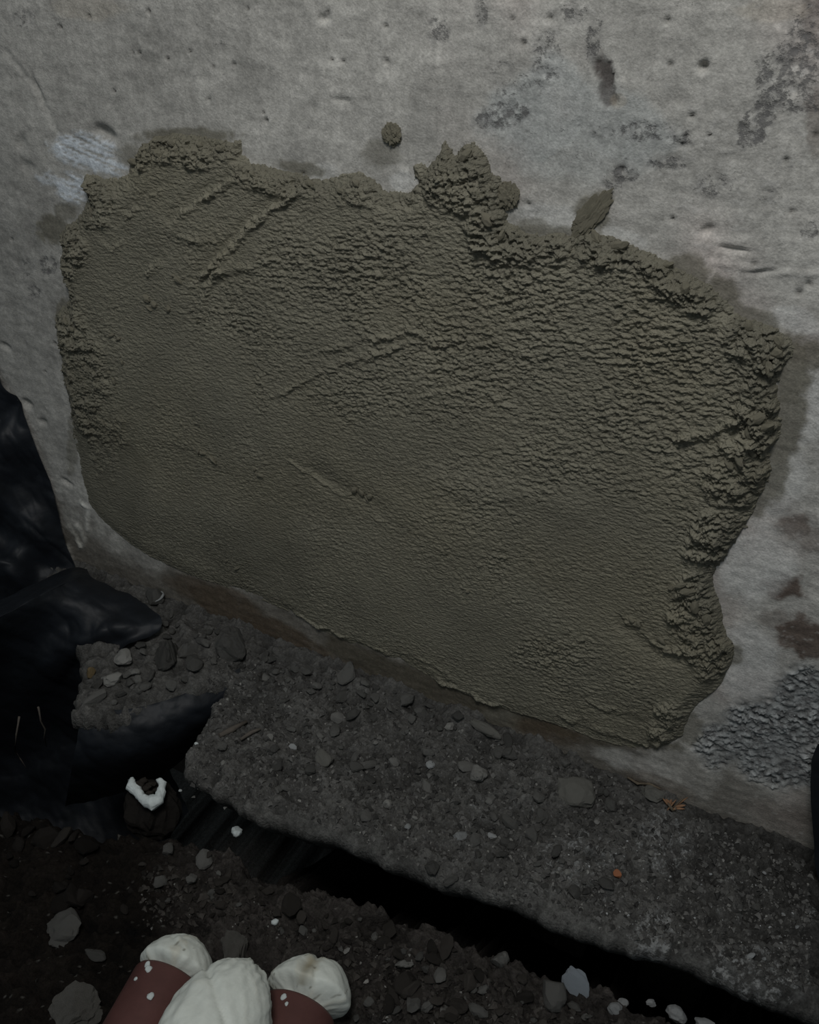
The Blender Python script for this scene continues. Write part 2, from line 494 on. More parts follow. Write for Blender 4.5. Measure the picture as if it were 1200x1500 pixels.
    for (u, v, rx, ry, ang, dep) in [(153,196,17,9,35,.012),(1030,98,7,8,30,.012),(40,592,9,5,45,.010),(62,618,7,4,30,.006),(98,706,9,3,35,.006),(1036,338,12,7,-25,.006),
                             (1075,365,24,4,8,.006),(1120,398,22,4,-5,.006),(8,508,10,4,40,.006),(475,28,8,7,0,.006),(30,210,8,12,0,.005),(55,135,4,26,-22,.004),
                             (40,245,12,8,30,.005),(500,147,14,4,10,.003),(160,800,0.1,0.1,0,0)]:
        w = on_wall(u, v)
        a = math.radians(ang)
        dx, dy = px-u, py-v
        e = np.sqrt(((dx*math.cos(a)+dy*math.sin(a))/max(rx, .5))**2+((-dx*math.sin(a)+dy*math.cos(a))/max(ry, .5))**2)
        d -= dep*np.exp(-e**3)
    for pl, dep, wdt in [([(8,75),(60,140),(85,195)], -0.003, 4), ([(1040,382),(1090,392),(1120,398),(1200,400)], 0.003, 4), ([(930,520),(960,505),(985,470)], 0, 3),
                         ([(113,770),(125,790),(120,800)], 0.004, 4), ([(100,770),(112,785),(118,800)], 0.004, 3), ([(118,735),(130,745),(128,775)], 0.004, 3),
                         ([(100,800),(105,815),(108,825)], 0.006, 4), ([(73,735),(76,752)], .004, 3), ([(84,760),(90,778)], .004, 3)]:
        q, _ = seg_dist(px, py, pl)
        if pl[0][0] < 130 and dep > 0:
            c += (np.array([0.25, 0.25, 0.23])*np.exp(-(q/wdt)**2)[..., None])
        d += dep*np.exp(-(q/wdt)**2)*(0.6+0.8*fine)
    P[..., 1] = -d
    scat = 0.35*sstep(0.05, 0.5, fbm(X*6, Z*7, 81, 3))*sstep(480, 700, px)*sstep(520, 300, py)
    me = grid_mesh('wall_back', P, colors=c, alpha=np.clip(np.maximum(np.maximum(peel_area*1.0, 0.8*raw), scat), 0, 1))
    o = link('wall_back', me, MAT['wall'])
    o['kind'] = 'structure'
    return o


build_wall()

# ------------------------------------------------------------------ ground: ledge at the wall, dark trench, near bank
LEDGE_PX = [(300,800),(260,905),(300,960),(322,1000),(296,1030),(280,1062),(262,1092),(262,1130),(292,1160),(325,1174),(345,1187),(370,1200),(420,1222),(500,1238),
            (560,1268),(640,1300),(720,1318),(800,1356),(900,1390),(1000,1420),(1100,1462),(1200,1505),(1400,1590),(2200,1900),(3200,1900),(2600,1000),(1200,1000),(700,900)]
BANK_PX = [(-900,1215),(-200,1190),(0,1180),(60,1188),(110,1212),(180,1222),(240,1222),(300,1236),(370,1268),(420,1293),(470,1305),(520,1324),(590,1342),(640,1358),(720,1398),
           (800,1420),(850,1430),(900,1462),(960,1478),(1040,1500),(1100,1525),(1300,1615),(1800,1850),(2000,2300),(600,2350),(-900,2300)]
MOUND_PX = [(60,830),(150,815),(260,860),(345,915),(345,985),(300,1008),(270,1015),(235,1025),(195,1040),(158,1052),(118,1046),(128,985),(120,930),(90,880)]


def to_ground(pts):
    return [tuple(on_ground(*p)[:2]) for p in pts]


LEDGE_G, BANK_G, MOUND_G = to_ground(LEDGE_PX), to_ground(BANK_PX), to_ground(MOUND_PX)


def drop(d):
    d = np.maximum(d, 0)
    return np.minimum(1.3, 14*d**2+420*np.maximum(0, d-0.028)**2)


def ground(X, Y):
    """height and colour of the ground"""
    n1 = fbm(X*9, Y*9, 101, 4)
    n2 = fbm(X*40, Y*40, 111, 4, 0.55)
    n3 = fbm(X*110, Y*110, 121, 3)
    f1, f2, cid = worley(X*28+n2*0.6, Y*28+n1, 131)
    g1, g2, gid = worley(X*62+n3*0.4, Y*62, 141)
    clod = (cid-0.5)*sstep(0.0, 0.22, f2-f1)
    crumb = (gid-0.5)*sstep(0.0, 0.25, g2-g1)
    sl = sdf(X, Y, LEDGE_G)+0.006*n2+0.012*n1
    sb = sdf(X, Y, BANK_G)+0.012*n2+0.02*n1+0.006*clod
    sm = sdf(X, Y, MOUND_G)+0.01*n2
    pxg, pyg = pixels(np.stack([X, Y, np.zeros_like(X)], -1))
    smooth_band = sstep(0.075, 0.02, sl)*sstep(330, 460, pxg)        # sleek clay lip along the trench
    rough = 1-0.8*smooth_band
    zl = rough*(0.010*n1+0.010*n2+0.0035*n3+0.015*clod+0.010*crumb)-drop(0.048-sl)
    # a low heap where the soil is piled on the wall
    zl = zl+0.022*np.exp(-((Y+0.0)/0.05)**2)*(0.7+0.8*n1)*sstep(0.55, 0.1, X)
    zb = -0.035+0.016*n1+0.012*n2+0.004*n3+0.020*clod+0.011*crumb-drop(0.012-sb)
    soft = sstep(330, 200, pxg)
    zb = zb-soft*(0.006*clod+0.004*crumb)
    zm = 0.015+0.02*n1+0.012*n2+0.012*clod-drop(0.02-sm)
    Zg = np.maximum(np.maximum(zl, zb), zm)
    Zg = np.maximum(Zg, -0.75-0.4*sstep(420, 250, pxg)+0.03*n1)
    # the ledge is hollowed out underneath: everything on its flank moves in below it
    own = sstep(0.0, 0.045, np.maximum(sl, sm)-sb)
    back = 0.85*np.maximum(0, -Zg-0.025)*own*sstep(0.05, -0.01, np.maximum(sl, sm))
    # far behind the viewer the pit rises
    Zg = Zg+0.9*sstep(-1.7, -3.2, Y)
    # --- colour
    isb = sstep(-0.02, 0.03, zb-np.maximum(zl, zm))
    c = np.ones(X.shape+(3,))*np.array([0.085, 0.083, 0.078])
    bb = np.array([0.037, 0.033, 0.030])*(1-soft)[..., None]+np.array([0.0085, 0.0068, 0.0055])*soft[..., None]  # dark brown soil, left bank darkened further to paint in its shadow
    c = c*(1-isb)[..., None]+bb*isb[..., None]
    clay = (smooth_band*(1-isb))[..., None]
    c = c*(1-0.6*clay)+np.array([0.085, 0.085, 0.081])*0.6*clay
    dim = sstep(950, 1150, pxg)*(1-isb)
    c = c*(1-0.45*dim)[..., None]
    c *= (1+0.5*n1+0.5*n2+0.35*(cid-0.5)+0.35*(gid-0.5))[..., None]
    chalk_items = [(960,1370,40,46,20,1.0),(850,1255,60,45,10,.8),(975,1235,45,45,30,.9),(1095,1420,60,40,15,.8),(1062,1285,26,14,15,.8),(745,1185,60,40,0,.45),
                   (800,1290,40,24,0,.5),(1150,1440,50,30,0,.6),(890,1310,50,30,20,.5),(690,1240,40,20,0,.45),(1060,1345,30,20,0,.5),(1180,1340,24,24,0,.5),(700,1080,70,30,0,.3)]
    ch = ellipses(pxg, pyg, chalk_items, n1, 0.5)*sstep(0.02, 0.30, fbm(X*48, Y*48, 151, 4, 0.6))*(1-isb)
    c = c*(1-0.35*ch[..., None])+np.array([0.22, 0.225, 0.22])*0.35*ch[..., None]
    al = ellipses(pxg, pyg, chalk_items, n1, 0.5)*(1-isb)
    Zg = Zg+0.003*ch
    fleck = sstep(0.52, 0.62, fbm(X*160, Y*160, 161, 2))
    c = c*(1-0.5*fleck[..., None])+np.array([0.17, 0.165, 0.15])*0.5*fleck[..., None]
    return Zg, np.clip(c, 0.003, 0.8), np.clip(0.95*al+0.25*(1-isb)*sstep(0, .5, n2), 0, 1), X, Y+back


GX = np.concatenate([np.linspace(-3.0, -1.0, 30, endpoint=False), np.arange(-1.0, 0.92, 0.0028), np.linspace(0.93, 2.6, 26)])
GY = np.concatenate([np.linspace(-4.2, -1.05, 40, endpoint=False), np.arange(-1.05, 0.012, 0.0028)])
GXX, GYY = np.meshgrid(GX, GY)
GZ, GC, GA, SHX, SHY = ground(GXX, GYY)


def build_ground():
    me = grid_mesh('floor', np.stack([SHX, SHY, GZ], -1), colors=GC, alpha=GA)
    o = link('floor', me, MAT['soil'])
    o['kind'] = 'structure'


build_ground()


def height(x, y):
    i = int(np.clip(np.searchsorted(GX, x)-1, 0, len(GX)-2))
    j = int(np.clip(np.searchsorted(GY, y)-1, 0, len(GY)-2))
    u = (x-GX[i])/(GX[i+1]-GX[i]); v = (y-GY[j])/(GY[j+1]-GY[j])
    u, v = min(max(u, 0), 1), min(max(v, 0), 1)
    return float((GZ[j, i]*(1-u)+GZ[j, i+1]*u)*(1-v)+(GZ[j+1, i]*(1-u)+GZ[j+1, i+1]*u)*v)


def ground_hit(px, py):
    """where the line of sight through a pixel meets the built ground"""
    d = ray(px, py)
    t0, t1 = (0.25-CAM[2])/d[2], (-0.6-CAM[2])/d[2]
    last = t0
    for t in np.linspace(t0, t1, 260):
        p = CAM+d*t
        if p[2] <= height(p[0], min(p[1], 0.0)) or p[1] > -0.004:
            return CAM+d*last
        last = t
    return CAM+d*t1


# ================================================================== MORTAR PATCH
def build_patch():
    root = bpy.data.objects.new('mortar_patch', None)
    COL.objects.link(root)
    root.location = (0, 0, 0)
    tag(root, 'large patch of fresh wet olive grey mortar trowelled onto the concrete wall', 'mortar patch')
    poly = to_wall(PATCH_PX)
    xs = np.arange(-0.80, 0.60, 0.0016)
    zs = np.arange(0.02, 1.06, 0.0016)
    X, Z = np.meshgrid(xs, zs)
    P = np.stack([X, np.zeros_like(X), Z], -1)
    px, py = pixels(P)
    n1 = fbm(X*16, Z*16, 201, 3)
    n2 = fbm(X*70, Z*70, 211, 4, 0.6)
    s = sdf(X, Z, poly)
    lower = sstep(560, 820, py-0.12*px)
    n3 = fbm(X*190, Z*190, 215, 2)
    s = s+0.0035*n1*(1-0.6*lower)+(0.0062*n2+0.0035*n3)*(1-0.75*lower)
    foot = 874+0.384*(px-230)-py
    thin = np.maximum(sstep(170, 40, foot), sstep(300, 120, px)*sstep(560, 680, py))
    big = fbm(X*4, Z*4, 221, 3)
    # profile: thick, ragged along the top and right, feathered at the lower left
    base = (0.011*sstep(0.0, 0.030, s)+0.0022*sstep(0.0, 0.003, s))*(1-0.72*thin)+0.006*big*sstep(0, 0.1, s)
    # wrinkled pulled texture
    wn = n1*0.6
    # skewed sheets of mortar: short wrinkles lying along the trowel sweep
    a = math.radians(8)
    U, V = X*math.cos(a)+Z*math.sin(a), -X*math.sin(a)+Z*math.cos(a)
    wr = fbm(U*62+wn, V*140+wn*2, 231, 3, 0.6)
    wr2 = fbm(U*150, V*260, 241, 2, 0.6)
    rough_items = [(850,440,250,110,15,1.0),(640,420,260,130,10,.75),(960,560,190,120,20,.9),(420,400,190,110,-10,.55),(720,560,160,80,0,.7),(1040,700,70,110,0,.8),
                   (500,520,200,100,10,.55),(860,660,200,90,0,.55),(700,680,60,60,-40,.6),(330,620,140,120,20,.28),(560,820,220,130,0,.25),(800,850,260,150,0,.28),
                   (820,950,80,30,0,.8),(900,1010,140,60,10,.4),(720,830,50,30,-40,.5),(700,730,100,60,0,.5),(180,480,60,130,0,.4)]
    rg = np.zeros_like(X)
    for cx, cy, rx, ry, ang, w in rough_items:
        aa = math.radians(ang)
        dx, dy = px-cx, py-cy
        u = (dx*math.cos(aa)+dy*math.sin(aa))/rx; v = (-dx*math.sin(aa)+dy*math.cos(aa))/ry
        rg = np.maximum(rg, w*sstep(1.35, 0.55, np.hypot(u, v)+0.35*n1))
    rg = np.clip(rg*(0.85+0.9*fbm(X*9, Z*9, 251, 3)), 0.20, 1.15)
    smooth_items = [(350,360,34,70,40,.85),(270,280,60,40,0,.75),(160,380,40,70,0,.6),(225,480,60,110,15,.5),(160,700,60,90,-20,.9),(400,800,50,70,-20,.8),(330,560,60,70,0,.5),
                    (860,760,60,60,0,.5),(420,560,40,60,0,.3),(650,900,140,50,15,.6),(900,880,60,50,0,.55),(530,300,50,24,0,.4),(600,470,50,30,0,.3)]
    rg = rg*(1-ellipses(px, py, smooth_items, n1, 0.4))
    h = base+rg*(0.0080*np.where(wr > 0, wr, wr*0.8)+0.0046*wr2)+0.0005*wr2
    # lumpy pushed-up rim
    rim = sstep(0.055, 0.004, s)*(1-sstep(850, 950, py-0.25*px+0)*1)
    w_rim = ellipses(px, py, [(270,215,90,30,0,.9),(420,262,90,24,8,.7),(560,275,70,26,0,.7),(680,250,70,60,0,1.1),(750,330,60,60,30,1.1),(880,355,90,30,10,1.0),(1010,410,80,34,30,1.0),
                              (1110,490,50,50,40,1.1),(1120,580,50,80,0,1.1),(1090,680,60,60,0,1.0),(1060,790,50,50,0,1.0),(1030,880,50,70,0,1.1),(1055,960,40,40,0,1.0),(990,1060,40,40,0,.7),
                              (100,370,40,50,0,.9),(100,460,36,60,0,.9),(130,560,44,70,0,.7),(140,300,40,40,0,.8),(160,640,30,60,0,.5)], n1, 0.4)
    lump = np.clip(0.6*fbm(X*38, Z*46, 261, 4, 0.65)+0.6*fbm(X*105, Z*120, 265, 3, 0.6, True)*0.5+0.05, -0.12, 0.8)*(0.55+0.9*np.clip(0.4+n1, 0, 1))
    h = h+w_rim*(0.001+0.026*lump)*sstep(-0.001, 0.010, s)
    # trowel ridges: raised burr with a hollow on its lower side
    ridges = [([(452,272),(400,310),(362,345),(335,375),(305,400)], .0075, 5), ([(352,262),(300,292),(275,312)], .006, 5), ([(245,275),(215,300),(190,320)], .004, 4),
              ([(190,350),(170,365),(140,340)], .003, 4), ([(330,395),(360,390),(385,385)], .004, 6), ([(270,345),(300,350)], .005, 7), ([(240,385),(228,400)], .004, 6),
              ([(480,512),(540,492),(610,480),(660,500)], .0035, 4), ([(415,575),(500,530),(600,500),(720,500),(800,520)], .0028, 4), ([(560,760),(480,700),(430,670)], .002, 3),
              ([(1005,635),(1050,628),(1090,605),(1130,600)], .008, 5), ([(850,640),(700,560),(600,580)], .0016, 5),
              ([(433,898),(510,936),(587,963),(650,1000),(735,1034)], .0050, 4), ([(590,958),(640,975),(660,992)], .0035, 3), ([(860,1020),(900,1035),(940,1050)], .003, 3),
              ([(145,680),(150,700),(165,730)], .002, 3), ([(925,905),(945,920),(965,940),(1000,945)], .007, 5), ([(965,1030),(985,1050),(985,1062)], .004, 3),
              ([(515,720),(545,735),(556,760)], .002, 5), ([(250,645),(300,655),(330,680)], .0012, 4), ([(345,380),(315,415),(300,450)], .004, 6), ([(830,1050),(900,1075),(950,1090)], .004, 4),
              ([(650,690),(700,730),(760,720)], .0012, 6), ([(445,755),(420,830),(425,880)], .0012, 6), ([(650,330),(600,350),(560,400)], .002, 5)]
    for pl, hh, wd in ridges:
        q, side = seg_dist(px+9*n2+10*n1, py+9*n2-8*n1, pl)
        h += 1.0*hh*np.exp(-(q/(0.8*wd))**2)*np.clip(0.7+0.9*n2+1.8*n1, 0.0, 1.5)
        h -= 0.45*hh*np.exp(-((q-wd*2.2)/(wd*1.8))**2)*(side > 0)
    # broad trowel planes
    for pl, hh, wd in [([(120,640),(400,720),(560,770)], -.003, 40), ([(470,690),(560,740)], -.004, 14), ([(330,900),(420,820),(390,740)], -.003, 30), ([(650,700),(780,720),(850,740)], .003, 20)]:
        q, side = seg_dist(px, py, pl)
        h += hh*np.exp(-(q/wd)**2)
    keep_h = sstep(-0.004, 0.004, s)
    h = h*keep_h-0.012*(1-sstep(-0.006, 0.001, s))
    P[..., 1] = -h-0.0015
    cv = np.ones(X.shape+(3,))*np.array([0.245, 0.230, 0.175])
    warm = sstep(-0.2, 0.5, fbm(X*3.5+9, Z*3.5, 271, 3))[..., None]
    cv = cv*(1-0.5*warm)+np.array([0.262, 0.238, 0.168])*0.5*warm
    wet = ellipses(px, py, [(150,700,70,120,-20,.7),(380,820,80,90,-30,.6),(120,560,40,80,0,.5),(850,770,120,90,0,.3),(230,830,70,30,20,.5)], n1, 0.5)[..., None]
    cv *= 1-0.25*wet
    cv *= (1-0.28*np.clip(w_rim, 0, 1)*sstep(0.045, 0.005, s))[..., None]  # wet rim darkened, its shadowing put into the colour too
    cv *= (1+0.12*big+0.10*n1)[..., None]
    inside = s > -0.0035
    k = inside[:-1, :-1] & inside[1:, :-1] & inside[:-1, 1:] & inside[1:, 1:]
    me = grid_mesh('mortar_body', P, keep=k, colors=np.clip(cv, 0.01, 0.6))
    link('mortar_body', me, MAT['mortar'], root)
    return root, X, Z, h


PATCH, PX_, PZ_, PH_ = build_patch()


def patch_depth(x, z):
    i = int(np.clip((x+0.80)/0.0016, 0, PX_.shape[1]-1)); j = int(np.clip((z-0.02)/0.0016, 0, PX_.shape[0]-1))
    return max(0.0, float(PH_[j, i]))


# ------------------------------------------------------------------ ragged lump meshes, shared between alike pieces
def lump_mesh(name, mat, seed, sub=2, scale=(1, 1, 1), rough=0.28, freq=1.6, facets=0, smooth=False):
    """unit-size broken lump: an ico-sphere cut by random planes and roughened"""
    r = random.Random(seed)
    bm = bmesh.new()
    bmesh.ops.create_icosphere(bm, subdivisions=sub, radius=1.0)
    V = np.array([v.co[:] for v in bm.verts])
    for _ in range(facets):
        n = np.array([r.gauss(0, 1) for _ in range(3)]); n /= np.linalg.norm(n)
        lim = r.uniform(0.45, 0.8)
        over = np.maximum(V@n-lim, 0)
        V = V-over[:, None]*n*0.92
    off = r.uniform(0, 50)
    nz = fbm(V[:, 0]*freq+off+V[:, 2]*0.7, V[:, 1]*freq+off*0.3-V[:, 2]*1.1, seed, 3, 0.6)
    V = V*(1+rough*nz)[:, None]*np.array(scale)
    for v, p in zip(bm.verts, V):
        v.co = p
    for f_ in bm.faces:
        f_.smooth = smooth
    me = bpy.data.meshes.new(name)
    bm.to_mesh(me)
    bm.free()
    me.materials.append(mat)
    return me


MLUMP = [lump_mesh('mortar_lump', MAT['lump'], 300+i, 2, (1, 0.7, 0.8), 0.55, 2.2, 1) for i in range(6)]
lump_px = [(215,437,9),(226,446,7),(218,452,6),(262,410,7),(256,404,5),(247,452,7),(290,470,6),(300,466,4),(290,662,5),(297,664,5),(311,673,7),(380,697,6),(372,688,4),
           (517,719,6),(527,723,6),(540,729,7),(534,733,4),(685,866,5),(345,834,6),(330,823,5),(1120,525,9),(1135,517,9),(1128,540,8),(1110,610,9),(1120,625,13),(1098,632,10),(1135,612,8),
           (1085,670,10),(1070,678,8),(1100,662,7),(1128,640,7),(925,908,6),(935,914,5),(968,938,7),(792,948,6),(815,945,5),(1010,862,9),(1020,885,11),(1035,905,9),(1000,852,7),(1045,925,8),
           (985,860,6),(1140,505,8),(1095,480,7),(680,228,9),(655,218,7),(700,225,9),(730,300,8),(715,320,8),(760,345,7),(735,345,7),(870,350,7),(905,362,8),(1005,420,8),(975,392,7),
           (250,210,6),(290,212,7),(320,218,7),(350,222,6),(230,225,6),(370,255,6),(450,270,6),(520,268,6),(500,280,5),(100,365,6),(98,470,7),(92,455,6),(108,480,5),(160,545,5),(168,558,6),
           (140,600,6),(150,620,6),(135,285,7),(145,262,7),(190,240,7),(132,312,7),(165,490,5),(175,496,5),(180,530,5),(620,250,7),(612,240,6)]
for i, (u, v, rad) in enumerate(lump_px):
    w = on_wall(u, v, -0.015)
    if patch_depth(w[0], w[2]) < 0.002:
        continue
    o = link('mortar_lump', MLUMP[i % 6], None, PATCH)
    k = rad*1.0e-3
    o.location = (w[0], -patch_depth(w[0], w[2])-0.0015-0.15*k, w[2])
    o.rotation_euler = (random.uniform(-.4, .4), random.uniform(0, 6.28), random.uniform(-.4, .4))
    o.scale = (k*random.uniform(.9, 1.5), k*0.8, k*random.uniform(.6, 1.1))

# daubs that missed the patch
for (u, v, rx, rz, rot, lab) in [(575,196,.013,.013,0,'small round daub of mortar stuck above the top edge of the patch'),
                                 (867,314,.014,.034,.62,'elongated smear of mortar on the wall above the right part of the patch'),
                                 (745,286,.014,.016,0,'dark round daub of mortar beside the knobbly top corner of the patch')]:
    w = on_wall(u, v)
    me = lump_mesh('mortar_daub', MAT['lump'], int(u), 4, (1, 0.6, 1), 0.75, 3.2, 0, False)
    o = link('mortar_daub', me, None, None, (w[0], -0.002, w[2]))
    o.scale = (rx, 0.005 if rz > .03 else 0.009, rz)
    o.rotation_euler = (0, rot, 0)
    tag(o, lab, 'mortar daub')

# ================================================================== PIPES WITH FOAM PLUGS
PIPE_R = 0.054


def frame_from(axis):
    a = Vector(axis).normalized()
    s = Vector((0, 0, 1)).cross(a).normalized()
    return a, s, a.cross(s)


def pipe_mesh(length):
    bm = bmesh.new()
    n = 64
    prof = [(length, PIPE_R), (0.004, PIPE_R), (0.0, PIPE_R-0.0015), (0.0, PIPE_R-0.0035), (length*0.5, PIPE_R-0.004)]
    rings = []
    for (d, r) in prof:
        rings.append([bm.verts.new((r*math.cos(2*math.pi*k/n), -d, r*math.sin(2*math.pi*k/n))) for k in range(n)])
    for a, b in zip(rings[:-1], rings[1:]):
        for k in range(n):
            f_ = bm.faces.new((a[k], a[(k+1) % n], b[(k+1) % n], b[k]))
            f_.smooth = True
    bmesh.ops.recalc_face_normals(bm, faces=bm.faces)
    me = bpy.data.meshes.new('pipe')
    bm.to_mesh(me)
    bm.free()
    me.materials.append(MAT['pipe'])
    return me


def foam_mesh(kind):
    """a dome of expanded foam, local +Y out of the pipe"""
    nu, nv = 120, 90
    th = np.linspace(0, 2*math.pi, nu)
    ph = np.linspace(0.0, math.pi, nv)
    T, Ph = np.meshgrid(th, ph)
    X, Y, Z = np.sin(Ph)*np.cos(T), np.cos(Ph), np.sin(Ph)*np.sin(T)
    seed = {'left': 401, 'middle': 421, 'right': 441}[kind]
    n1 = fbm(X*1.3+seed, Z*1.3+Y*1.1, seed, 3)
    n2 = fbm(X*4+Y*2.5, Z*4-Y*2+seed, seed+3, 3)
    r = 1+0.06*n1+0.03*n2
    if kind == 'left':       # smooth dome with one swirl
        q = np.hypot(X+0.05, Z-0.80)
        r += 0.022*np.cos(q*22)*np.exp(-(q/0.32)**2)
        r -= 0.035*np.exp(-((Z-0.25-0.5*X)/0.06)**2)*sstep(0.3, -0.5, X)
        sx, sy, sz = 0.0565, 0.060, 0.0565
    elif kind == 'middle':   # long rippled loaf with a diagonal furrow
        rip = fbm((X*0.9+Y*0.7)*2.2, (Y*0.7-X*0.7)*8+Z*3+n1, seed+7, 3)
        r += 0.036*rip+0.02*n1
        fur = Y-0.27+0.62*X+0.08*n1
        r -= 0.06*np.exp(-(fur/0.05)**2)*sstep(-0.6, 0.1, Z)
        r += 0.03*sstep(0.0, 0.25, -fur)
        sx, sy, sz = 0.068, 0.114, 0.064
    else:                    # lobed dome that folds over the rim, with a dimple on top
        r -= 0.10*np.exp(-(((X+0.02)/0.18)**2+((Z-0.86)/0.16)**2+((Y-0.45)/0.5)**2)*1.2)
        fold = X-0.35+0.35*Y
        r -= 0.07*np.exp(-(fold/0.07)**2)*sstep(-0.3, 0.3, Z)
        r += 0.13*sstep(0.05, 0.5, fold)
        sx, sy, sz = 0.0575, 0.060, 0.0575
    if kind != 'middle':                       # narrows where it enters the pipe
        nar = 0.47+0.53*sstep(-0.18, 0.22, Y+0.10*n1)
        nar = np.where(nar < 0.999, np.minimum(nar, 0.047/0.0575+(nar-0.47)*0.4), nar)
        sx, sz = sx*nar, sz*nar
    blot = sstep(0.15, 0.6, n1+0.6*n2) if kind != 'middle' else sstep(0.3, 0.8, n2)
    spot = sstep(0.42, 0.5, fbm(X*9+seed, Z*9+Y*8, seed+11, 2))
    spot = spot*sstep(0.1, 0.5, n1+0.3)
    fc = np.array([0.70, 0.735, 0.675])*(1+0.10*n2)[..., None]
    fc = fc*(1-0.5*blot)[..., None]+np.array([0.56, 0.53, 0.42])*0.5*blot[..., None]
    fc = fc*(1-0.75*spot)[..., None]+np.array([0.16, 0.15, 0.11])*0.75*spot[..., None]
    if kind == 'right':
        dim = np.exp(-(((X-0.0)/0.16)**2+((Z-0.85)/0.22)**2))*(Y > 0)
        fc = fc*(1-0.8*dim)[..., None]+np.array([0.26, 0.215, 0.12])*0.8*dim[..., None]
    P = np.stack([X*r*sx, Y*r*sy, Z*r*sz], -1)
    return grid_mesh('foam_plug', P, colors=np.clip(fc, 0.02, 0.9))


AZ = math.radians(10)
FOR = np.array([-math.sin(AZ), math.cos(AZ), 0.0])


def drain_pipe(kind, u, v, ztop, label, tilt=0.0, foam_off=0.0):
    top = on_ground(u, v, ztop)
    root = bpy.data.objects.new('drain_pipe', None)
    COL.objects.link(root)
    root.location = (top[0], top[1], top[2]-PIPE_R)
    root.rotation_euler = (tilt, 0, AZ)
    tag(root, label, 'pipe', 'red brown drain pipes with foam plugs')
    link('pipe_wall', pipe_mesh(0.62), None, root)
    fm = link('foam_plug', foam_mesh(kind), MAT['foam'], root)
    fm.location = (0, foam_off, 0)
    return root


bank_z = height(*on_ground(250, 1470, 0.0)[:2])
pl = drain_pipe('left', 241, 1409, 0.085, 'red brown drain pipe with a smooth swirled foam dome and white splashes on its side', 0.0, 0.006)
pr = drain_pipe('right', 434, 1452, 0.078, 'red brown drain pipe with a dimpled foam plug lapping over its rim', 0.0, 0.016)
pm = drain_pipe('middle', 301, 1496, 0.166, 'drain pipe hidden behind its long rippled foam plug, resting between two other pipes', 0.0, 0.0)


def bits_on(root, pts):
    for (x, a, d, s) in pts:
        me = lump_mesh('foam_drip', MAT['foam_bit'], int(d*1000)+7, 2, (1, 1, 0.35), 0.5, 2.0, 0, True)
        o = link('foam_drip', me, None, root)
        R = PIPE_R+0.0005
        o.location = (R*math.sin(a), -d, R*math.cos(a))
        o.rotation_euler = (0, a, random.uniform(0, 3))
        o.scale = (s, s*0.8, s)


bits_on(pl, [(0, .12, .048, .006), (0, .20, .095, .0052), (0, -.55, .030, .0035), (0, .05, .150, .003), (0, -.25, .11, .0028), (0, -.30, .015, .006), (0, -.42, .009, .005)])
bits_on(pr, [(0, -.25, .012, .005), (0, -.1, .02, .003)])

# ================================================================== BLACK PLASTIC SHEETS
def spline(P, n, axis):
    """Catmull-Rom resampling of an array of control points along an axis"""
    P = np.moveaxis(np.asarray(P, float), axis, 0)
    m = len(P)
    t = np.linspace(0, m-1-1e-9, n)
    i = t.astype(int)
    f = (t-i).reshape((-1,)+(1,)*(P.ndim-1))
    p0, p1, p2, p3 = P[np.maximum(i-1, 0)], P[i], P[np.minimum(i+1, m-1)], P[np.minimum(i+2, m-1)]
    out = 0.5*(2*p1+(p2-p0)*f+(2*p0-5*p1+4*p2-p3)*f*f+(3*p1-p0-3*p2+p3)*f**3)
    return np.moveaxis(out, 0, axis)


def sheet(ctrl, nu, nv, wrinkle, seed, both=0.0015):
    P = spline(spline(ctrl, nv, 0), nu, 1)
    dU = np.gradient(P, axis=1); dV = np.gradient(P, axis=0)
    N = np.cross(dU, dV)
    N /= np.linalg.norm(N, axis=-1, keepdims=True)+1e-9
    nz = fbm(P[..., 0]*9+seed, P[..., 2]*5+P[..., 1]*6, seed, 3, 0.5, True)
    n2 = fbm(P[..., 0]*30, P[..., 2]*30+P[..., 1]*25, seed+9, 3)
    return P+N*(wrinkle*nz+0.12*wrinkle*n2)[..., None]


tarp = bpy.data.objects.new('plastic_sheet', None)
COL.objects.link(tarp)
tarp.location = (0, 0, 0)
tag(tarp, 'crumpled black plastic sheet hanging down the wall and folded into the pit corner', 'plastic sheet')
rowsA = []
for py_, edge, offs in [(470,-30,(.10,.06,.03,.012)), (555,-2,(.11,.06,.04,.012)), (592,25,(.12,.09,.03,.014)), (650,50,(.14,.08,.055,.015)), (720,75,(.15,.12,.05,.016)),
                        (790,96,(.17,.10,.075,.018)), (835,110,(.18,.15,.07,.03)), (880,112,(.20,.16,.10,.06)), (930,100,(.22,.17,.14,.10))]:
    lefts = [edge-700, edge-330, edge-130, edge-50, edge]
    offs = (offs[0]+.05,)+offs
    rowsA.append([on_wall(u, py_+(edge-u)*-0.10, -o_) for u, o_ in zip(lefts, offs)])
PA = sheet(np.array(rowsA), 150, 140, 0.016, 501)
link('hanging_fold', grid_mesh('hanging_fold', PA), MAT['tarp'], tarp)
